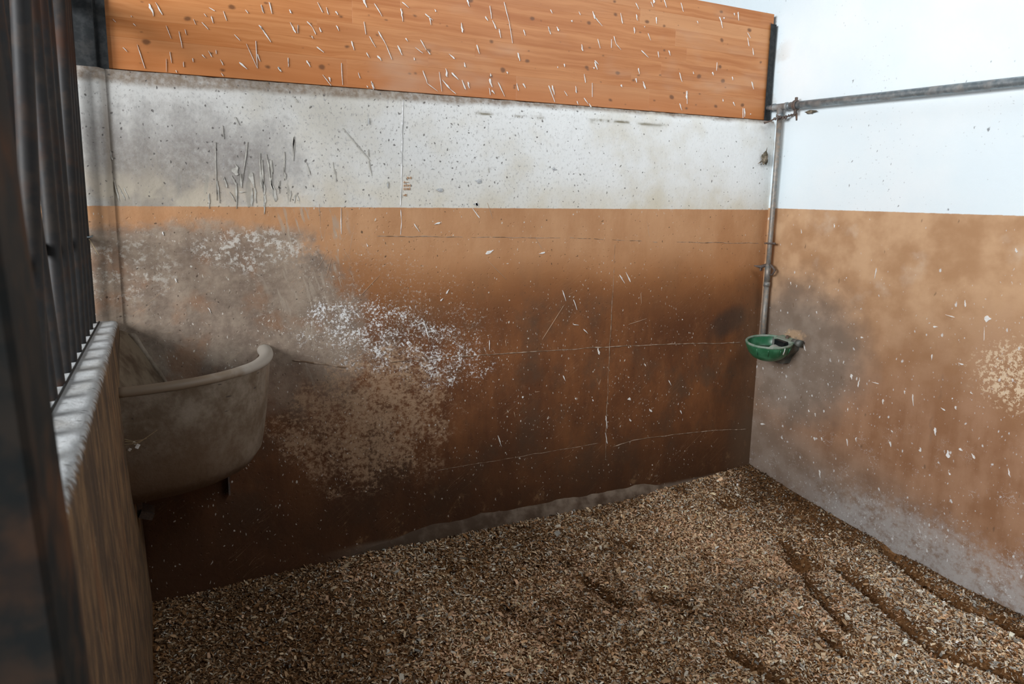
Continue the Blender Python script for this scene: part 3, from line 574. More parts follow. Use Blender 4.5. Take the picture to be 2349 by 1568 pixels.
# ---------- bedding height
def seg_d(px, py, a, b):
    vx, vy = b[0] - a[0], b[1] - a[1]
    t = np.clip(((px - a[0]) * vx + (py - a[1]) * vy) / (vx * vx + vy * vy), 0, 1)
    return np.hypot(px - a[0] - t * vx, py - a[1] - t * vy)
def furrow_amt(px, py):
    f = np.zeros_like(px)
    for i, l in enumerate(FURROWS):
        for a, b in zip(l, l[1:]):
            w = 0.035 if i < 2 else 0.028
            f = np.maximum(f, np.exp(-(seg_d(px, py, a, b) / w) ** 2) * (1.0 if i < 2 else 0.7))
    for (a, b, r, d) in PITS:
        f = np.maximum(f, np.exp(-(np.hypot(px - a, py - b) / (r * 0.75)) ** 2) * (d / 0.04))
    return f
_r = np.random.RandomState(5)
_W = [(_r.uniform(1.5, 16), _r.uniform(0, 2 * PI), _r.uniform(0, 6.28)) for _ in range(46)]
def wave(px, py):
    s = np.zeros_like(px)
    for k, th, ph in _W:
        s += np.sin(k * (px * math.cos(th) + py * math.sin(th)) + ph) / (k ** 0.9)
    return s / 4.2
def bed_h(px, py):
    bx = np.interp(px, [-3.6, -2.9, -1.95, -1.1, -0.5, 0.0], [-0.166, -0.127, -0.092, -0.080, -0.045, 0.005])
    h = -0.158 + (bx + 0.158) * np.exp(-(np.abs(py) / 0.42) ** 1.5)
    by = np.interp(-py, [0, 0.49, 0.65, 1.44, 1.8], [0.003, -0.064, -0.085, -0.158, -0.158])
    h = np.maximum(h, -0.158 + (by + 0.158) * np.exp(-(np.abs(px) / 0.16) ** 2))
    fa = furrow_amt(px, py)
    return h + 0.018 * wave(px, py) * np.clip(np.minimum(-py, -px) / 0.3, 0.25, 1) - 0.055 * fa
nx, ny = 260, 260
gx, gy = np.meshgrid(np.linspace(-3.60, 0.03, nx), np.linspace(-3.6, 0.03, ny))
gz = bed_h(gx, gy)
verts = np.stack([gx, gy, gz], -1).reshape(-1, 3)
idx = np.arange(nx * ny).reshape(ny, nx)
quads = np.stack([idx[:-1, :-1], idx[:-1, 1:], idx[1:, 1:], idx[1:, :-1]], -1).reshape(-1, 4)
def fast_mesh(name, verts, quads):
    me = bpy.data.meshes.new(name)
    me.vertices.add(len(verts)); me.vertices.foreach_set('co', verts.astype(np.float32).ravel())
    me.loops.add(quads.size); me.loops.foreach_set('vertex_index', quads.astype(np.int32).ravel())
    me.polygons.add(len(quads)); me.polygons.foreach_set('loop_start', np.arange(0, quads.size, 4, dtype=np.int32))
    me.update(calc_edges=True)
    return me
bedding = link('bedding_ground', fast_mesh('bedding_ground', verts, quads), M_BED, None, True)
tag(bedding, 'uneven trampled damp bedding covering the stall floor', 'bedding', None, 'stuff')

# ---------- the loose wood shavings
def shavings():
    rs = np.random.RandomState(3)
    N = 330000
    px = rs.uniform(-3.56, -0.004, N); py = -rs.beta(1.0, 1.25, N) * 3.1 - 0.006
    fa = furrow_amt(px, py)
    keep = rs.uniform(size=N) > np.clip(fa, 0, 1) * 0.82
    w2 = wave(px * 1.7 + 4, py * 1.7)
    keep &= rs.uniform(size=N) < 0.86 + 0.3 * w2
    gq = np.clip(np.exp(-((px + 0.02) / np.interp(-py, [0, 0.35, 0.9, 1.3], [0.10, 0.24, 0.10, 0.045])) ** 2) + 0.9 * np.exp(-(((px + 0.53) / 0.05) ** 2 + ((py + 0.93) / 0.11) ** 2)), 0, 1)      # dark damp strip below the drinker
    px, py, fa, gq = px[keep], py[keep], fa[keep], gq[keep]; N = len(px)
    L = rs.lognormal(math.log(0.0112), 0.46, N); L = np.clip(L, 0.005, 0.042)
    Wd = L * rs.uniform(0.16, 0.55, N)
    sizz = 1.0 - 0.35 * gq; L *= sizz
    yaw = rs.uniform(0, 2 * PI, N); tilt = rs.normal(0, 0.45, N); roll = rs.normal(0, 0.65, N)
    curl = rs.uniform(-0.2, 0.55, N) * L
    pz = bed_h(px, py) + rs.uniform(-0.002, 0.009, N)
    # six vertices: two edges x three stations
    u = np.array([-0.5, 0.0, 0.5, -0.5, 0.0, 0.5]); v = np.array([-0.5, -0.5, -0.5, 0.5, 0.5, 0.5])
    lx = u[None] * L[:, None]; ly = v[None] * Wd[:, None] * np.array([0.55, 1, 0.7, 0.55, 1, 0.7])[None]
    lz = np.where(u[None] == 0, curl[:, None] * 0.5, 0.0)
    c, s = np.cos(roll)[:, None], np.sin(roll)[:, None]
    ly, lz = ly * c - lz * s, ly * s + lz * c
    c, s = np.cos(tilt)[:, None], np.sin(tilt)[:, None]
    lx, lz = lx * c + lz * s, -lx * s + lz * c
    c, s = np.cos(yaw)[:, None], np.sin(yaw)[:, None]
    X = lx * c - ly * s + px[:, None]; Y = lx * s + ly * c + py[:, None]; Z = lz + pz[:, None]
    X = np.clip(X, -3.570, -0.003); Y = np.minimum(Y, -0.004)
    verts = np.stack([X, Y, Z], -1).reshape(-1, 3)
    b = np.arange(N)[:, None] * 6
    q = np.concatenate([b + np.array([0, 1, 4, 3]), b + np.array([1, 2, 5, 4])], 1).reshape(-1, 4)
    me = fast_mesh('wood_shavings', verts, q)
    # colour of each shaving, by kind and by where the bed is fresh, soiled, shaded or damp
    pal = np.array([[0.60, 0.45, 0.29], [0.68, 0.61, 0.50], [0.45, 0.28, 0.15], [0.28, 0.145, 0.062], [0.11, 0.055, 0.024], [0.33, 0.31, 0.27], [0.68, 0.43, 0.27]])
    def g(cx, cy, r): return np.exp(-(((px - cx) ** 2 + (py - cy) ** 2) / r ** 2))
    fresh = np.clip(g(-0.78, -0.62, 0.24) + g(-0.70, -0.95, 0.18) + 1.1 * g(-2.66, -0.20, 0.13) + 0.9 * g(-2.2, -0.95, 0.20) + 0.7 * g(-0.95, -0.38, 0.20) + 0.6 * g(-1.1, -1.3, 0.25) + 0.6 * g(-1.7, -0.7, 0.25) + 0.4 * (wave(px * 1.9 + 2, py * 1.9 + 5) > 0.4), 0, 1)
    soil_shade = np.clip(1.1 * (px < -2.4) * np.clip((-2.45 - px) / 0.5, 0, 1) + 0.5 * g(-1.9, -0.25, 0.4) + 0.55 * (wave(px * 2.3, py * 2.3 + 9) > 0.25), 0, 1)  # left zone paints in the low wall's shadow; other patches are soiling
    damp = np.clip(gq + fa * 0.9, 0, 1)
    greyz = np.clip((px + 1.6) / 1.0, 0, 1) * np.clip((-0.9 - py) / 0.4, 0, 1)
    w = np.stack([0.30 + 0 * px + 0.15 * fresh - 0.12 * soil_shade, 0.17 + 0.24 * greyz - 0.10 * soil_shade - 0.05 * fresh, 0.24 + 0.10 * soil_shade + 0 * px,
                  0.15 + 0.30 * soil_shade + 0.2 * damp, 0.09 + 0.25 * soil_shade + 0.75 * damp, 0.05 + 0.14 * greyz + 0.12 * damp, 0.05 + 0.75 * fresh], 1)
    w = np.clip(w, 0.01, None); w /= w.sum(1, keepdims=True)
    cs = np.cumsum(w, 1); k = (rs.uniform(size=N)[:, None] > cs).sum(1).clip(0, 6)
    colr = pal[k] * rs.lognormal(0, 0.20, N)[:, None]
    colr *= (1.12 - 0.45 * damp - 0.42 * soil_shade + 0.10 * fresh)[:, None]
    colr = np.clip(colr, 0, 0.9)
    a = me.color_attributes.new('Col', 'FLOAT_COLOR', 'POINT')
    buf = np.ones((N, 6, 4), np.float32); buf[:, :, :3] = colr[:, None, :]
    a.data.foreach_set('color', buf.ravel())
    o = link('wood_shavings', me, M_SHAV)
    return tag(o, 'loose pale and brown wood shavings scattered over the stall floor', 'shavings', None, 'stuff')
shav = shavings()

# ---------- seams, fillet, splashes as pieces of the back wall
def seam(name, pts, w, h, mat, parent, normal='y', seed=0):
    """a raised irregular mortar ridge; pts are (u, z) on the wall"""
    bm = bmesh.new(); rows = []
    P = []
    for (a, b) in zip(pts, pts[1:]):
        n = max(2, int(math.hypot(b[0] - a[0], b[1] - a[1]) / 0.012))
        for i in range(n): P.append((a[0] + (b[0] - a[0]) * i / n, a[1] + (b[1] - a[1]) * i / n))
    P.append(pts[-1])
    for i, (u, z) in enumerate(P):
        q = P[min(i + 1, len(P) - 1)]; r = P[max(i - 1, 0)]
        tx, tz = q[0] - r[0], q[1] - r[1]; l = math.hypot(tx, tz) or 1
        nx_, nz_ = -tz / l, tx / l
        k = 0.55 + 0.75 * abs(fb(u * 5 + seed, z * 5, seed, 5, 2)) + 0.35 * fb(u, z, seed, 40, 2)
        k = max(0.05, k) * (0.3 if i in (0, len(P) - 1) else 1)
        j = 0.004 * fb(u, z, seed + 3, 9, 2)
        row = []
        for s, hh in ((-1, -0.3), (-0.45, 0.8), (0.1, 1), (0.6, 0.7), (1, -0.3)):
            uu = u + nx_ * (w * k * s * 0.5 + j); z2 = z + nz_ * (w * k * s * 0.5 + j)
            d = h * k * hh + (0.0 if hh > 0 else -0.003)
            if normal == 'y': row.append(bm.verts.new((uu, -d, z2)))
            else: row.append(bm.verts.new((-d, uu, z2)))
        rows.append(row)
    for A, B in zip(rows, rows[1:]):
        for k in range(4): bm.faces.new((A[k], A[k + 1], B[k + 1], B[k]))
    return from_bm(name, bm, mat, parent, True)
seam('seam_ridge', [(-2.9, 1.500), (-2.4, 1.492), (-1.95, 1.490), (-1.455, 1.489), (-0.9, 1.468), (-0.45, 1.462), (-0.06, 1.46)], 0.007, 0.0016, M_SEAM, wall_back, seed=1)
seam('seam_ridge', [(-2.45, 0.872), (-2.1, 0.878), (-1.7, 0.872), (-1.14, 0.868), (-0.7, 0.856), (-0.15, 0.833)], 0.009, 0.003, M_SEAM, wall_back, seed=2)
seam('seam_ridge', [(-2.2, 0.275), (-1.7, 0.285), (-1.20, 0.298)], 0.005, 0.0015, M_SEAM, wall_back, seed=3)
seam('seam_ridge', [(-1.10, 0.262), (-0.95, 0.285), (-0.62, 0.284), (-0.3, 0.270), (-0.05, 0.250)], 0.008, 0.003, M_SEAM, wall_back, seed=4)
seam('seam_ridge', [(-1.138, 1.46), (-1.146, 0.90), (-1.150, 0.45), (-1.142, 0.20)], 0.006, 0.0018, M_SEAM, wall_back, seed=5)
seam('seam_ridge', [(-2.372, 2.135), (-2.380, 1.85), (-2.386, 1.635)], 0.006, 0.0018, M_WSEAM, wall_back, seed=6)
seam('seam_ridge', [(-2.386, 1.62), (-2.390, 1.50)], 0.005, 0.0015, M_WSEAM, wall_back, seed=7)
seam('seam_ridge', [(-2.92, 0.915), (-2.86, 0.905), (-2.66, 0.86)], 0.014, 0.004, M_SEAM, wall_back, seed=8)
# cement fillet along the foot of the wall
bm = bmesh.new(); rows = []
for i in range(140):
    x = -2.75 + i * (2.20 / 139)
    f = min(1, (x + 2.75) / 0.5, (-0.55 - x) / 0.3); f = max(0.02, f)
    hz = (0.085 + 0.012 * fb(x, 0, 0, 6)) * f + float(np.interp(x, [-2.9, -1.95, -1.1, -0.5], [-0.135, -0.105, -0.10, -0.08]))
    rows.append([bm.verts.new((x, y_ * f + 0.003 * fb(x, y_ * 20, 0, 9) - 0.001, z_)) for y_, z_ in ((0.006, hz + 0.006), (-0.006, hz), (-0.022, hz - 0.03), (-0.034, hz - 0.07), (-0.045, hz - 0.15))])
for A, B in zip(rows, rows[1:]):
    for k in range(4): bm.faces.new((A[k], A[k + 1], B[k + 1], B[k]))
from_bm('cement_fillet', bm, M_FILLET, wall_back, True)

def splashes(name, data, plane, mat, parent, off=0.0, k_w=1.0, extra=()):
    bm = bmesh.new(); rd = random.Random(4)
    items = [data[i:i + 5] for i in range(0, len(data), 5)] + list(extra)
    for (a, b, c, d, w) in items:
        dx, dz = c - a, d - b; L = math.hypot(dx, dz) or 1e-4
        tx, tz = dx / L, dz / L; nx_, nz_ = -tz, tx
        w *= k_w; L = max(L, w)
        prof = [(0.0, 0.25), (0.12, 0.8), (0.3, 1.0), (0.5, 0.8), (0.72, 0.42), (1.0, 0.12)] if w > 0.0025 else [(0, 0.5), (0.3, 0.9), (0.6, 1.0), (1, 0.3)]
        if rd.random() < 0.35: prof = [(1 - p, q) for p, q in prof][::-1]
        up, dn = [], []
        for p, q in prof:
            jit = rd.uniform(0.65, 1.25); jit2 = rd.uniform(0.65, 1.25)
            cx = a + tx * L * p + nx_ * w * 0.25 * rd.uniform(-1, 1); cz = b + tz * L * p
            up.append((cx + nx_ * w * 0.5 * q * jit, cz + nz_ * w * 0.5 * q * jit))
            dn.append((cx - nx_ * w * 0.5 * q * jit2, cz - nz_ * w * 0.5 * q * jit2))
        loop = up + dn[::-1]
        t = 0.0012
        if plane == 'y': V0 = [bm.verts.new((u, off, z)) for u, z in loop]; V1 = [bm.verts.new((u, off - t - 0.002, z)) for u, z in loop]
        else: V0 = [bm.verts.new((off, u, z)) for u, z in loop]; V1 = [bm.verts.new((off - t - 0.002, u, z)) for u, z in loop]
        n = len(loop)
        bm.faces.new(V1)
        for k in range(n): bm.faces.new((V0[k], V0[(k + 1) % n], V1[(k + 1) % n], V1[k]))
    o = from_bm(name, bm, mat, parent); o['kind'] = 'stuff'; return o
_it = [BACK_SPL[i:i + 5] for i in range(0, len(BACK_SPL), 5)]
splashes('whitewash_splash', [v for t in _it if t[4] >= 0.0034 for v in t], 'y', M_SPLASH, wall_back, 0.0, 1.1)
splashes('scratch', [v for t in _it if t[4] < 0.0034 for v in t], 'y', M_SCR, wall_back, 0.0015, 0.9)
splashes('grey_drip', DRIPS, 'y', M_DRIP, wall_back, 0.0008, 1.5)
splashes('chalk_mark', MARKS, 'y', M_MARK, wall_back, 0.0016, 0.9)
splashes('bare_cement_chip', GREY_CHIP, 'y', M_GCHIP, wall_back, 0.0, 0.9)
splashes('whitewash_splash', RIGHT_SPL, 'x', M_SPLASH, wall_right, 0.0, 1.15)

# ================================================================== TIMBER PANEL ON THE WALL
pan = empty('timber_panel', (-1.8, 0.06, 2.17), 'varnished orange pine panel spattered white, on top of the concrete partition', 'panel')
PY0, PY1 = 0.040, 0.072
def inv(o): o.matrix_parent_inverse = Matrix.Translation(-Vector(pan.location)); return o
ROWH = [0.125, 0.075, 0.085, 0.10, 0.095, 0.085, 0.10]
rd = random.Random(8)
zb = 0.0
XL, XR = -3.592, -0.034
for r, hh in enumerate(ROWH):
    x = XL
    while x < XR - 0.01:
        w = rd.uniform(0.75, 1.7)
        x1 = x + w if XR - (x + w) > 0.3 else XR
        bm = bmesh.new()
        def zl(xx, k): return 2.158 + 0.0145 * (xx + 3.6) + k * (1 if k < 0.6649 else 1)
        g_ = 0.0
        k0, k1 = zb + g_, zb + hh - g_
        if r == len(ROWH) - 1: k1 = zb + hh
        # top edge of the panel sits a little lower towards the right
        vv = []
        dy = rd.uniform(-0.0003, 0.0003)
        for yy in (PY0 + dy, PY1):
            for xx, kk in ((x + g_, k0), (x1 - g_, k0), (x1 - g_, k1), (x + g_, k1)):
                vv.append(bm.verts.new((xx, yy, zl(xx, kk) - (0.0145 * (xx + 3.6)) * (kk / 0.665))))
        for f in ((0, 1, 2, 3), (7, 6, 5, 4), (0, 4, 5, 1), (1, 5, 6, 2), (2, 6, 7, 3), (3, 7, 4, 0)): bm.faces.new([vv[i] for i in f])
        bmesh.ops.bevel(bm, geom=list(bm.edges), offset=0.00035, segments=1, affect='EDGES')
        inv(from_bm('plank', bm, M_WOOD, pan))
        x = x1
    zb += hh
ex = []
for i in range(70):
    a = rd.uniform(-3.55, -0.1); b = rd.uniform(2.2, 2.80); L = rd.uniform(0.004, 0.05); th = rd.uniform(-1.45, -1.0)
    ex.append((a, b, a + L * math.cos(th), b + L * math.sin(th), rd.uniform(0.003, 0.009)))
inv(splashes('whitewash_splash', PANEL_SPL, 'y', M_SPLASH, pan, PY0 - 0.001, 1.15, ex))

def up_post(name, x0, x1, y0, y1, z0, z1, label, kind_=0):
    e = empty(name, ((x0 + x1) / 2, (y0 + y1) / 2, z0), label, 'post')
    return e
# right U-channel holding the panel
ch = empty('steel_channel', (-0.03, 0.056, 2.20), 'dark steel channel holding the right end of the pine panel', 'channel')
def part(name, bm, mat, par, smooth=False):
    o = from_bm(name, bm, mat, par, smooth)
    o.matrix_parent_inverse = Matrix.Translation(-Vector(par.location)); return o
bm = bmesh.new(); box(bm, (-0.0335 + 0.009, 0.056, 2.48), (0.004, 0.060, 0.565)); part('web', bm, M_DARK, ch)
bm = bmesh.new(); box(bm, (-0.043, 0.0285, 2.48), (0.042, 0.004, 0.565)); part('flange', bm, M_DARK, ch)
bm = bmesh.new(); box(bm, (-0.043, 0.0835, 2.48), (0.042, 0.004, 0.565)); part('flange', bm, M_DARK, ch)
# left post: channel plus broad flat column
ch = empty('steel_post', (-3.66, 0.08, 2.15), 'black steel post at the left end of the pine panel', 'post')
bm = bmesh.new(); box(bm, (-3.607, 0.028, 2.75), (0.034, 0.005, 1.20)); part('flange', bm, M_DARK, ch)
bm = bmesh.new(); box(bm, (-3.628, 0.056, 2.75), (0.006, 0.062, 1.20)); part('web', bm, M_DARK, ch)
bm = bmesh.new(); box(bm, (-3.70, 0.065, 2.75), (0.138, 0.10, 1.20), bevel=0.004); part('column', bm, M_DARK, ch)

# ================================================================== BARS ON THE LOW WALL
grille = empty('bar_grille', (-3.715, -1.3, 1.14), 'dark rusty vertical steel bars standing on the low white sill', 'grille')
def bar_tilt(y): return -0.045 * min(1.0, max(0.0, (-y - 0.0) / 1.2))
ysb = [-0.075 - 0.168 * i for i in range(15)]
bar_mesh = None
for i, yb in enumerate(ysb):
    if bar_mesh is None:
        bm = bmesh.new()
        tube(bm, [(0, 0, 0.0), (0, 0, 0.4), (0, 0, 0.9), (0, 0, 1.25)], 0.0195, 18)
        bar_mesh = bpy.data.meshes.new('bar'); bm.to_mesh(bar_mesh); bm.free()
        for p in bar_mesh.polygons: p.use_smooth = True
        bar_mesh.materials.append(M_BAR)
    o = bpy.data.objects.new('bar', bar_mesh); COL.objects.link(o); o.parent = grille
    o.matrix_parent_inverse = Matrix.Translation(-Vector(grille.location))
    o.location = (-3.7195 - 0.004 * (i / 9.0), yb, 1.139)
    o.rotation_euler = (random.uniform(-0.003, 0.003), math.atan(bar_tilt(yb)), random.uniform(0, 6))
bm = bmesh.new(); tube(bm, [(-3.690, -0.06, 1.1435), (-3.6985, -0.8, 1.144), (-3.7065, -1.56, 1.1435), (-3.713, -2.45, 1.144)], 0.0035, 8); part('bottom_rod', bm, M_DARK, grille, True)
bm = bmesh.new(); box(bm, (-3.74, -1.25, 2.395), (0.07, 2.46, 0.05), bevel=0.004); part('top_rail', bm, M_BAR, grille)
bm = bmesh.new(); box(bm, (-3.7575, -1.26, 1.492), (0.008, 2.44, 0.034), bevel=0.001); part('middle_rail', bm, M_BAR, grille)
bm = bmesh.new(); tube(bm, [(-3.750, -0.10, 1.487), (-3.70, -0.098, 1.487), (-3.690, -0.085, 1.490), (-3.690, -0.06, 1.492)], 0.0038, 8); part('wire_hook', bm, M_PIPE, grille, True)
bm = bmesh.new(); tube(bm, [(-3.70, -0.10, 1.480), (-3.688, -0.095, 1.455), (-3.670, -0.09, 1.415)], 0.0012, 6); part('wire_end', bm, M_STRAW, grille, True)

# ================================================================== NEAR POST
fp = empty('steel_column', (-3.67, -2.67, -0.3), 'broad rusty brown steel column filling the left edge in front', 'post')
def col_x(z): return -3.590 + 0.040 * (1.69 - z)
bm = bmesh.new()
for s in (0,):
    r0 = []
    for z in (-0.35, 0.3, 0.9, 1.5, 2.1, 2.8):
        X = col_x(z)
        r0.append([(X, -2.60, z), (X - 0.006, -2.594, z), (X - 0.20, -2.594, z), (X - 0.206, -2.60, z), (X - 0.206, -2.745, z), (X - 0.20, -2.751, z), (X - 0.006, -2.751, z), (X, -2.745, z)])
    loft(bm, r0, True, True, True)
part('shaft', bm, M_POST, fp)
bm = bmesh.new(); box(bm, (col_x(-0.2) - 0.1, -2.672, -0.30), (0.26, 0.22, 0.02), bevel=0.004); part('base_plate', bm, M_POST, fp)

# ================================================================== MANGER
mg = empty('corner_manger', (-3.35, -0.28, 0.46), 'grey cement corner manger bracketed between low wall and partition', 'manger')
CX, CY = -3.625, 0.012
def quarter(a, b, z, n=40, e=2.35, tilt=True):
    out = []
    for i in range(n + 1):
        t = PI / 2 * i / n
        cx, sy = math.cos(t) ** (2 / e), math.sin(t) ** (2 / e)
        x = CX + a * cx; y = CY - b * sy
        zz = z + (0.022 * (cx) if tilt else 0)
        out.append((x, y, zz))
    return out
LV = [(0.600, 0.600, 0.940), (0.596, 0.595, 0.925), (0.590, 0.590, 0.85), (0.578, 0.578, 0.74), (0.562, 0.560, 0.62), (0.552, 0.548, 0.560), (0.515, 0.510, 0.505), (0.42, 0.42, 0.487), (0.28, 0.30, 0.476), (0.10, 0.12, 0.47)]
bm = bmesh.new()
def skin(bm, levels, e=2.35, sc=1.0):
    rows = []
    for a, b, z in levels:
        rows.append([(p[0] + 0.003 * fb(*p, 5) * sc, p[1] + 0.003 * fb(p[1], p[0], p[2], 5) * sc, p[2] + 0.002 * fb(p[2], p[0], p[1], 7)) for p in quarter(a, b, z, 44, e)])
    loft(bm, rows, False)
skin(bm, LV)
part('trough_wall', bm, M_MANGER, mg, True)
bm = bmesh.new()
skin(bm, [(0.560, 0.560, 0.945), (0.548, 0.548, 0.92), (0.53, 0.53, 0.80), (0.50, 0.50, 0.68), (0.44, 0.44, 0.585), (0.30, 0.30, 0.54), (0.02, 0.02, 0.53)])
part('basin', bm, M_INSIDE, mg, True)
# the rolled rim
bm = bmesh.new()
ring = quarter(0.582, 0.580, 0.951, 60)
rows = []
for i, p in enumerate(ring):
    a = ring[max(i - 1, 0)]; b = ring[min(i + 1, len(ring) - 1)]
    t = Vector((b[0] - a[0], b[1] - a[1], b[2] - a[2])).normalized(); w = Vector((t.y, -t.x, 0)).normalized(); u = Vector((0, 0, 1))
    kk = 1.0 + 0.30 * max(0, 1 - i / 24.0) + 0.05 * fb(p[0], p[1], 0, 8)
    rw = []
    for k in range(16):
        th = 2 * PI * k / 16
        rw.append(tuple(Vector(p) + w * math.cos(th) * 0.0245 * kk + u * math.sin(th) * 0.021 * kk))
    rows.append(rw)
loft(bm, rows, True, True, True)
part('rim', bm, M_RIM, mg, True)
# mortar fillet in the inner corner between the liner and the partition
def seam_pt(t): return Vector((-3.580 + 0.215 * t, 0.0 - 0.015 * t, 1.080 - 0.40 * t))
bm = bmesh.new(); rows = []
for i in range(30):
    t = i / 29.0
    c = seam_pt(t)
    rr = 0.010 + 0.006 * (1 - t) + 0.004 * fb(t * 9, 0, 0)
    rows.append([tuple(c + Vector((math.cos(a) * rr, math.sin(a) * rr * 0.8, 0))) for a in [2 * PI * k / 10 for k in range(10)]])
loft(bm, rows, True, True, True); part('mortar_fillet', bm, M_MANGER, mg, True)
bm = bmesh.new(); rows = []
for i in range(16):
    t = i / 15.0
    a = Vector((-3.6215 + 0.006 * t, -0.015 - 0.55 * t, 1.100 - 0.165 * t)); q = seam_pt(t)
    rows.append([tuple(a.lerp(q, s / 8.0) + Vector((0.002 * fb(t * 3, s, 0), 0.002 * fb(s, t * 3, 2), 0))) for s in range(9)])
loft(bm, rows, False); part('liner', bm, M_INSIDE, mg, True)
# iron brackets below
bm = bmesh.new(); box(bm, (-3.225, -0.012, 0.385), (0.008, 0.040, 0.15)); box(bm, (-3.225, -0.06, 0.452), (0.008, 0.12, 0.03)); part('bracket', bm, M_CLAMP, mg)
bm = bmesh.new(); box(bm, (-3.560, -0.33, 0.405), (0.05, 0.09, 0.03), Matrix.Rotation(0.4, 3, 'Y')); box(bm, (-3.585, -0.33, 0.44), (0.02, 0.05, 0.09)); part('bracket', bm, M_CLAMP, mg)

# straw caught beside the manger
st = empty('straw_wisp', (-3.60, -0.60, 0.79), 'few pale straw stalks caught between the low wall and the manger', 'straw')
bm = bmesh.new()
SW = [((-3.606, -0.62, 0.775), (-3.56, -0.66, 0.79), (-3.50, -0.68, 0.835)), ((-3.606, -0.60, 0.790), (-3.58, -0.635, 0.79), (-3.545, -0.66, 0.800)), ((-3.604, -0.61, 0.785), (-3.57, -0.65, 0.788), (-3.535, -0.67, 0.806))]
for a, b, c in SW: tube(bm, [a, b, c], [0.0022, 0.0016, 0.0008], 6)
part('stalk', bm, M_STRAW, st)['kind'] = 'stuff'
bm = bmesh.new()
for (c, s) in (((-3.566, -0.645, 0.773), (0.012, 0.003, 0.016)), ((-3.592, -0.625, 0.758), (0.009, 0.003, 0.010)), ((-3.575, -0.64, 0.785), (0.010, 0.003, 0.008))):
    box(bm, c, s, Matrix.Rotation(random.uniform(0, 1), 3, 'Y'))
part('husk', bm, M_SPLASH, st)['kind'] = 'stuff'
# cobweb dust hanging below the bracket is part of nothing: leave plain wall there

# ================================================================== WATER PIPES
pp = empty('water_pipe', (-0.05, -0.07, 0.92), 'grey steel water pipe along the white wall, dropping down the corner', 'pipe')
PXH = -0.045
hp = lambda y: 2.268 + (y + 0.2) * 0.0435
bm = bmesh.new(); tube(bm, [(PXH, -0.155, hp(-0.155)), (PXH, -0.8, hp(-0.8)), (PXH, -1.6, hp(-1.6) + 0.002), (PXH, -2.6, hp(-2.6)), (PXH, -4.0, hp(-4.0))], 0.0215, 20); part('horizontal_pipe', bm, M_PIPE, pp, True)
bm = bmesh.new(); tube(bm, [(PXH, 0.024, hp(0.024)), (PXH, -0.06, hp(-0.06))], 0.0155, 16); part('wall_stub', bm, M_PIPE, pp, True)
bm = bmesh.new()
tube(bm, [(PXH, -0.022, hp(-0.022)), (PXH, -0.035, hp(-0.035)), (PXH, -0.036, hp(-0.036)), (PXH, -0.118, hp(-0.118)), (PXH, -0.119, hp(-0.119)), (PXH, -0.132, hp(-0.132))], [0.0225, 0.0225, 0.019, 0.019, 0.0225, 0.0225], 18)
tube(bm, [(PXH, -0.077, hp(-0.077)), (PXH, -0.077, 2.232), (PXH, -0.077, 2.231), (PXH, -0.077, 2.215)], [0.019, 0.019, 0.022, 0.022], 18)
tube(bm, [(PXH, -0.119, hp(-0.119)), (PXH, -0.16, hp(-0.16))], 0.0185, 16)
part('tee_fitting', bm, M_PIPE, pp, True)
VY = lambda z: -0.077 + (2.2 - z) * 0.001
bm = bmesh.new(); tube(bm, [(PXH, -0.077, 2.225), (PXH + 0.002, VY(1.9), 1.9), (PXH + 0.003, VY(1.5), 1.5), (PXH + 0.002, VY(1.2), 1.2)], 0.0150, 16); part('drop_pipe', bm, M_PIPE_OLD, pp, True)
bm = bmesh.new(); tube(bm, [(PXH + 0.002, VY(1.27), 1.27), (PXH + 0.002, VY(1.2), 1.20)], 0.0165, 16); tube(bm, [(PXH + 0.002, VY(1.22), 1.222), (PXH + 0.002, VY(1.2), 1.195)], 0.0205, 16); tube(bm, [(PXH + 0.002, VY(1.3), 1.33), (PXH + 0.002, VY(1.2), 1.225)], 0.0185, 16); part('coupling', bm, M_PIPE_OLD, pp, True)
bm = bmesh.new(); tube(bm, [(PXH + 0.002, VY(1.2), 1.21), (PXH + 0.002, VY(1.0), 1.0), (PXH, -0.080, 0.80)], 0.0165, 16); part('lower_pipe', bm, M_PIPE_OLD, pp, True)
def ring(bm, c, axis, R_, r_, seg=20):
    pts = []
    for k in range(seg):
        a = 2 * PI * k / seg
        if axis == 'z': pts.append((c[0] + R_ * math.cos(a), c[1] + R_ * math.sin(a), c[2]))
        else: pts.append((c[0] + R_ * math.cos(a), c[1], c[2] + R_ * math.sin(a)))
    tube(bm, pts, r_, 8, False, True)
# clamps
bm = bmesh.new(); yk = -0.195
for dy in (-0.006, 0.006): ring(bm, (PXH, yk + dy, hp(yk)), 'y', 0.0245, 0.0055)
box(bm, (PXH + 0.0, yk, hp(yk) + 0.034), (0.014, 0.014, 0.022), bevel=0.003); box(bm, (PXH + 0.0, yk, hp(yk) - 0.036), (0.014, 0.016, 0.026), bevel=0.003)
box(bm, (PXH + 0.024, yk, hp(yk)), (0.045, 0.010, 0.012)); part('pipe_clamp', bm, M_CLAMP, pp, True)
bm = bmesh.new(); ring(bm, (PXH + 0.003, VY(1.46), 1.462), 'z', 0.0185, 0.0055)
box(bm, (PXH + 0.003, VY(1.46) - 0.030, 1.462), (0.012, 0.024, 0.012), bevel=0.003); box(bm, (PXH - 0.020, VY(1.46) + 0.012, 1.462), (0.02, 0.012, 0.010), bevel=0.003)
box(bm, (PXH + 0.024, VY(1.46) + 0.02, 1.462), (0.045, 0.010, 0.008)); part('pipe_clamp', bm, M_CLAMP, pp, True)
bm = bmesh.new()
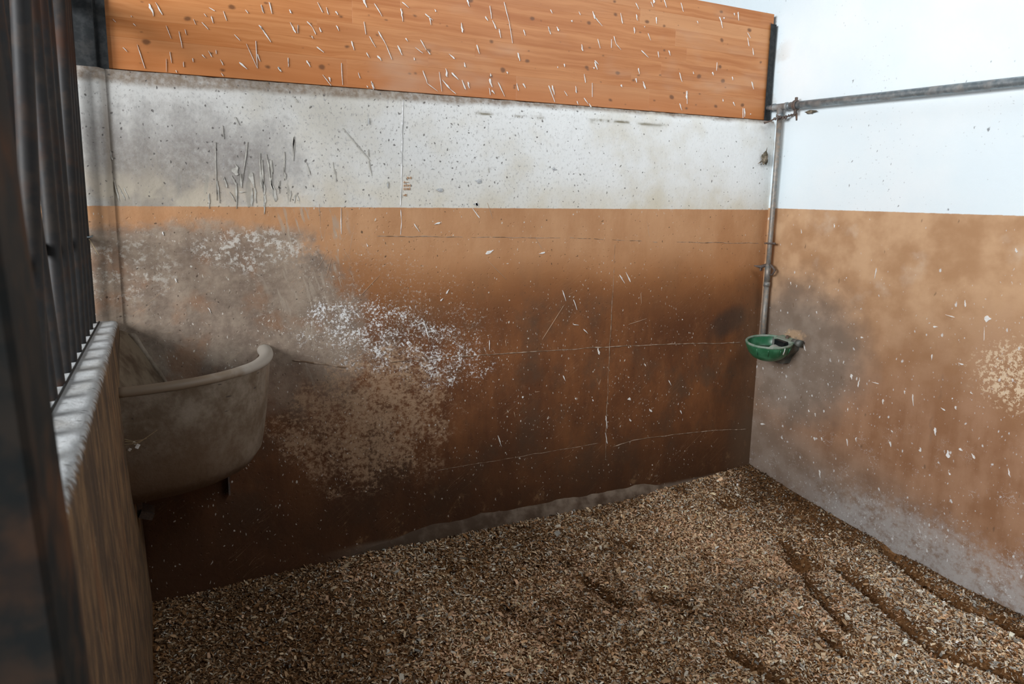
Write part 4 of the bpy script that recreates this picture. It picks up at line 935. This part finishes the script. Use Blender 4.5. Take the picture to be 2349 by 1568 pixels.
tube(bm, [(PXH + 0.003, -0.080, 1.335), (PXH - 0.01, -0.115, 1.325), (PXH + 0.0, -0.135, 1.300), (PXH + 0.003, -0.115, 1.272), (PXH + 0.003, -0.082, 1.265)], [0.006, 0.007, 0.008, 0.006, 0.005], 8)
tube(bm, [(PXH + 0.003, -0.070, 1.330), (PXH - 0.035, -0.050, 1.315), (PXH - 0.075, -0.035, 1.322)], [0.010, 0.011, 0.003], 8)
box(bm, (PXH - 0.028, -0.048, 1.305), (0.03, 0.010, 0.030), Matrix.Rotation(0.5, 3, 'Z'), 0.003)
part('hook_bracket', bm, M_CLAMP, pp, True)
bm = bmesh.new()
for k in range(9):
    a = (PXH - 0.02, -0.08, 2.20); 
    tube(bm, [(PXH - 0.035 + 0.01 * k, -0.085 - 0.010 * k + random.uniform(-.004, .004), 2.200 + 0.004 * k), (PXH - 0.05 + 0.012 * k, -0.08 - 0.011 * k, 2.188 + random.uniform(0, 0.03))], [0.009, 0.006], 6)
tube(bm, [(PXH - 0.02, -0.06, 2.205), (PXH - 0.045, -0.045, 2.190), (PXH - 0.075, -0.03, 2.180)], [0.005, 0.004, 0.007], 8)
part('wire_wrap', bm, M_CLAMP, pp, True)

# cobwebs with dust
def dustlump(loc, s, label, seed, tail):
    bm = bmesh.new(); bmesh.ops.create_icosphere(bm, subdivisions=3, radius=1.0)
    for v in bm.verts:
        p = v.co.copy(); k = 1 + 0.55 * fb(p.x + seed, p.y, p.z, 1.6)
        v.co = Vector((p.x * s[0] * k, p.y * s[1] * k, p.z * s[2] * k))
    for (a, b) in tail: tube(bm, [a, ((a[0] + b[0]) / 2, a[1], (a[2] + b[2]) / 2 - 0.002), b], [0.006, 0.004, 0.001], 6)
    o = from_bm('cobweb', bm, M_WEB, None, True); o.location = loc
    return tag(o, label, 'cobweb')
dustlump((-0.082, -0.020, 1.975), (0.020, 0.016, 0.036), 'grey dusty cobweb lump in the corner beside the drop pipe', 2, [((-0.015, 0, -0.01), (-0.055, 0.0, -0.035)), ((0, 0, 0.02), (0.012, 0, 0.065))])
dustlump((-0.012, -0.275, 2.225), (0.009, 0.035, 0.008), 'small grey cobweb under the horizontal pipe near the clamp', 5, [((0, -0.02, 0), (0.0, -0.055, -0.004))])

# ================================================================== DRINKING BOWL
bc = Vector((-0.150, -0.235, 0.876))
bw = empty('drinking_bowl', bc, 'round green enamelled animal drinking bowl below the pipe in the corner', 'bowl')
view = Vector((bc.x - CAM_POS.x, bc.y - CAM_POS.y, 0)).normalized()
side = Vector((view.y, -view.x, 0))
bowl_rot = Matrix.Rotation(math.radians(8.0), 3, side)
def lathe(bm, prof, seg=48, rib=None):
    rows = []
    for (r, z) in prof:
        rows.append([(r * math.cos(2 * PI * k / seg), r * math.sin(2 * PI * k / seg), z) for k in range(seg)])
    loft(bm, rows, True)
def bpart(name, bm, mat, smooth=True):
    bmesh.ops.transform(bm, matrix=bowl_rot.to_4x4(), verts=bm.verts)
    return from_bm(name, bm, mat, bw, smooth)
bm = bmesh.new(); lathe(bm, [(0.1365, 0.000), (0.136, -0.012), (0.131, -0.030), (0.117, -0.062), (0.093, -0.090), (0.060, -0.107), (0.030, -0.113), (0.001, -0.114)]); bpart('shell', bm, M_GREEN)
bm = bmesh.new(); lathe(bm, [(0.126, 0.0), (0.124, -0.02), (0.114, -0.052), (0.090, -0.080), (0.050, -0.096), (0.001, -0.10)]); bpart('inside', bm, M_GREEN)
bm = bmesh.new(); pts = [(0.131 * math.cos(2 * PI * k / 48), 0.131 * math.sin(2 * PI * k / 48), 0.0) for k in range(48)]; tube(bm, pts, 0.0075, 10, False, True); bpart('rim', bm, M_GRIM)
bm = bmesh.new(); r = bmesh.ops.create_circle(bm, cap_ends=True, radius=0.112, segments=40); bmesh.ops.translate(bm, verts=bm.verts, vec=(0, 0, -0.056)); bpart('water', bm, M_WATER)
ang0 = math.atan2(-view.y, -view.x)
for k, da in enumerate((-0.62, -0.12, 0.42, 0.95)):
    a = ang0 + da + 0.12
    bm = bmesh.new()
    tube(bm, [(r_ * math.cos(a), r_ * math.sin(a), z_) for r_, z_ in ((0.137, -0.014), (0.133, -0.030), (0.121, -0.058))], [0.0028, 0.0035, 0.001], 8)
    bpart('rib', bm, M_GREEN)
# valve housing on the wall side
dirw = Vector((1, -0.25, 0)).normalized(); aw = math.atan2(dirw.y, dirw.x)
bm = bmesh.new()
box(bm, (0.120, -0.030, 0.001), (0.080, 0.150, 0.016), bevel=0.005)
bpart('mounting_plate', bm, M_GRIM, False)
bm = bmesh.new(); box(bm, (0.078, -0.030, -0.018), (0.050, 0.088, 0.046), Matrix.Rotation(-0.1, 3, 'Z'), 0.004); bpart('valve_cover', bm, M_BLACK, False)
bm = bmesh.new()
rows = []
for i in range(10):
    t = i / 9.0
    rows.append([(0.055 - 0.085 * t, -0.030 + s_ * 0.030 * (1 - 0.3 * t), -0.030 - 0.022 * t + 0.012 * math.sin(t * 3.0) + 0.004 * abs(s_)) for s_ in (-1, -0.5, 0, 0.5, 1)])
loft(bm, rows, False); bpart('tongue', bm, M_TONGUE)
bm = bmesh.new(); tube(bm, [(0.122, -0.025, 0.006), (0.122, -0.025, 0.019)], 0.011, 6); tube(bm, [(0.122, -0.025, 0.018), (0.122, -0.025, 0.027)], 0.008, 12); bpart('bolt', bm, M_CLAMP, False)
bm = bmesh.new(); tube(bm, [(0.112, -0.080, 0.004), (0.112, -0.135, 0.006)], 0.018, 16); tube(bm, [(0.112, -0.112, 0.004), (0.112, -0.142, 0.006)], 0.0215, 16); bpart('valve_stub', bm, M_IRON)
bm = bmesh.new()
rows = [[(0.145, -0.105, 0.0), (0.145, 0.045, 0.0), (0.085, 0.055, 0.0), (0.085, -0.10, 0.0)], [(0.145, -0.100, -0.05), (0.145, 0.040, -0.05), (0.070, 0.045, -0.05), (0.070, -0.08, -0.05)], [(0.145, -0.06, -0.105), (0.145, 0.02, -0.105), (0.03, 0.02, -0.108), (0.03, -0.055, -0.108)], [(0.147, -0.05, -0.145), (0.147, 0.00, -0.150), (0.06, 0.00, -0.140), (0.06, -0.05, -0.138)]]
loft(bm, rows, True, True, True); bpart('wall_bracket', bm, M_IRON, False)
bm = bmesh.new(); a = ang0 + 0.72
tube(bm, [(0.139 * math.cos(a), 0.139 * math.sin(a), -0.004), (0.136 * math.cos(a), 0.136 * math.sin(a), -0.022), (0.128 * math.cos(a), 0.128 * math.sin(a), -0.044)], [0.0022, 0.0022, 0.0042], 8); bpart('drip', bm, M_SPLASH)
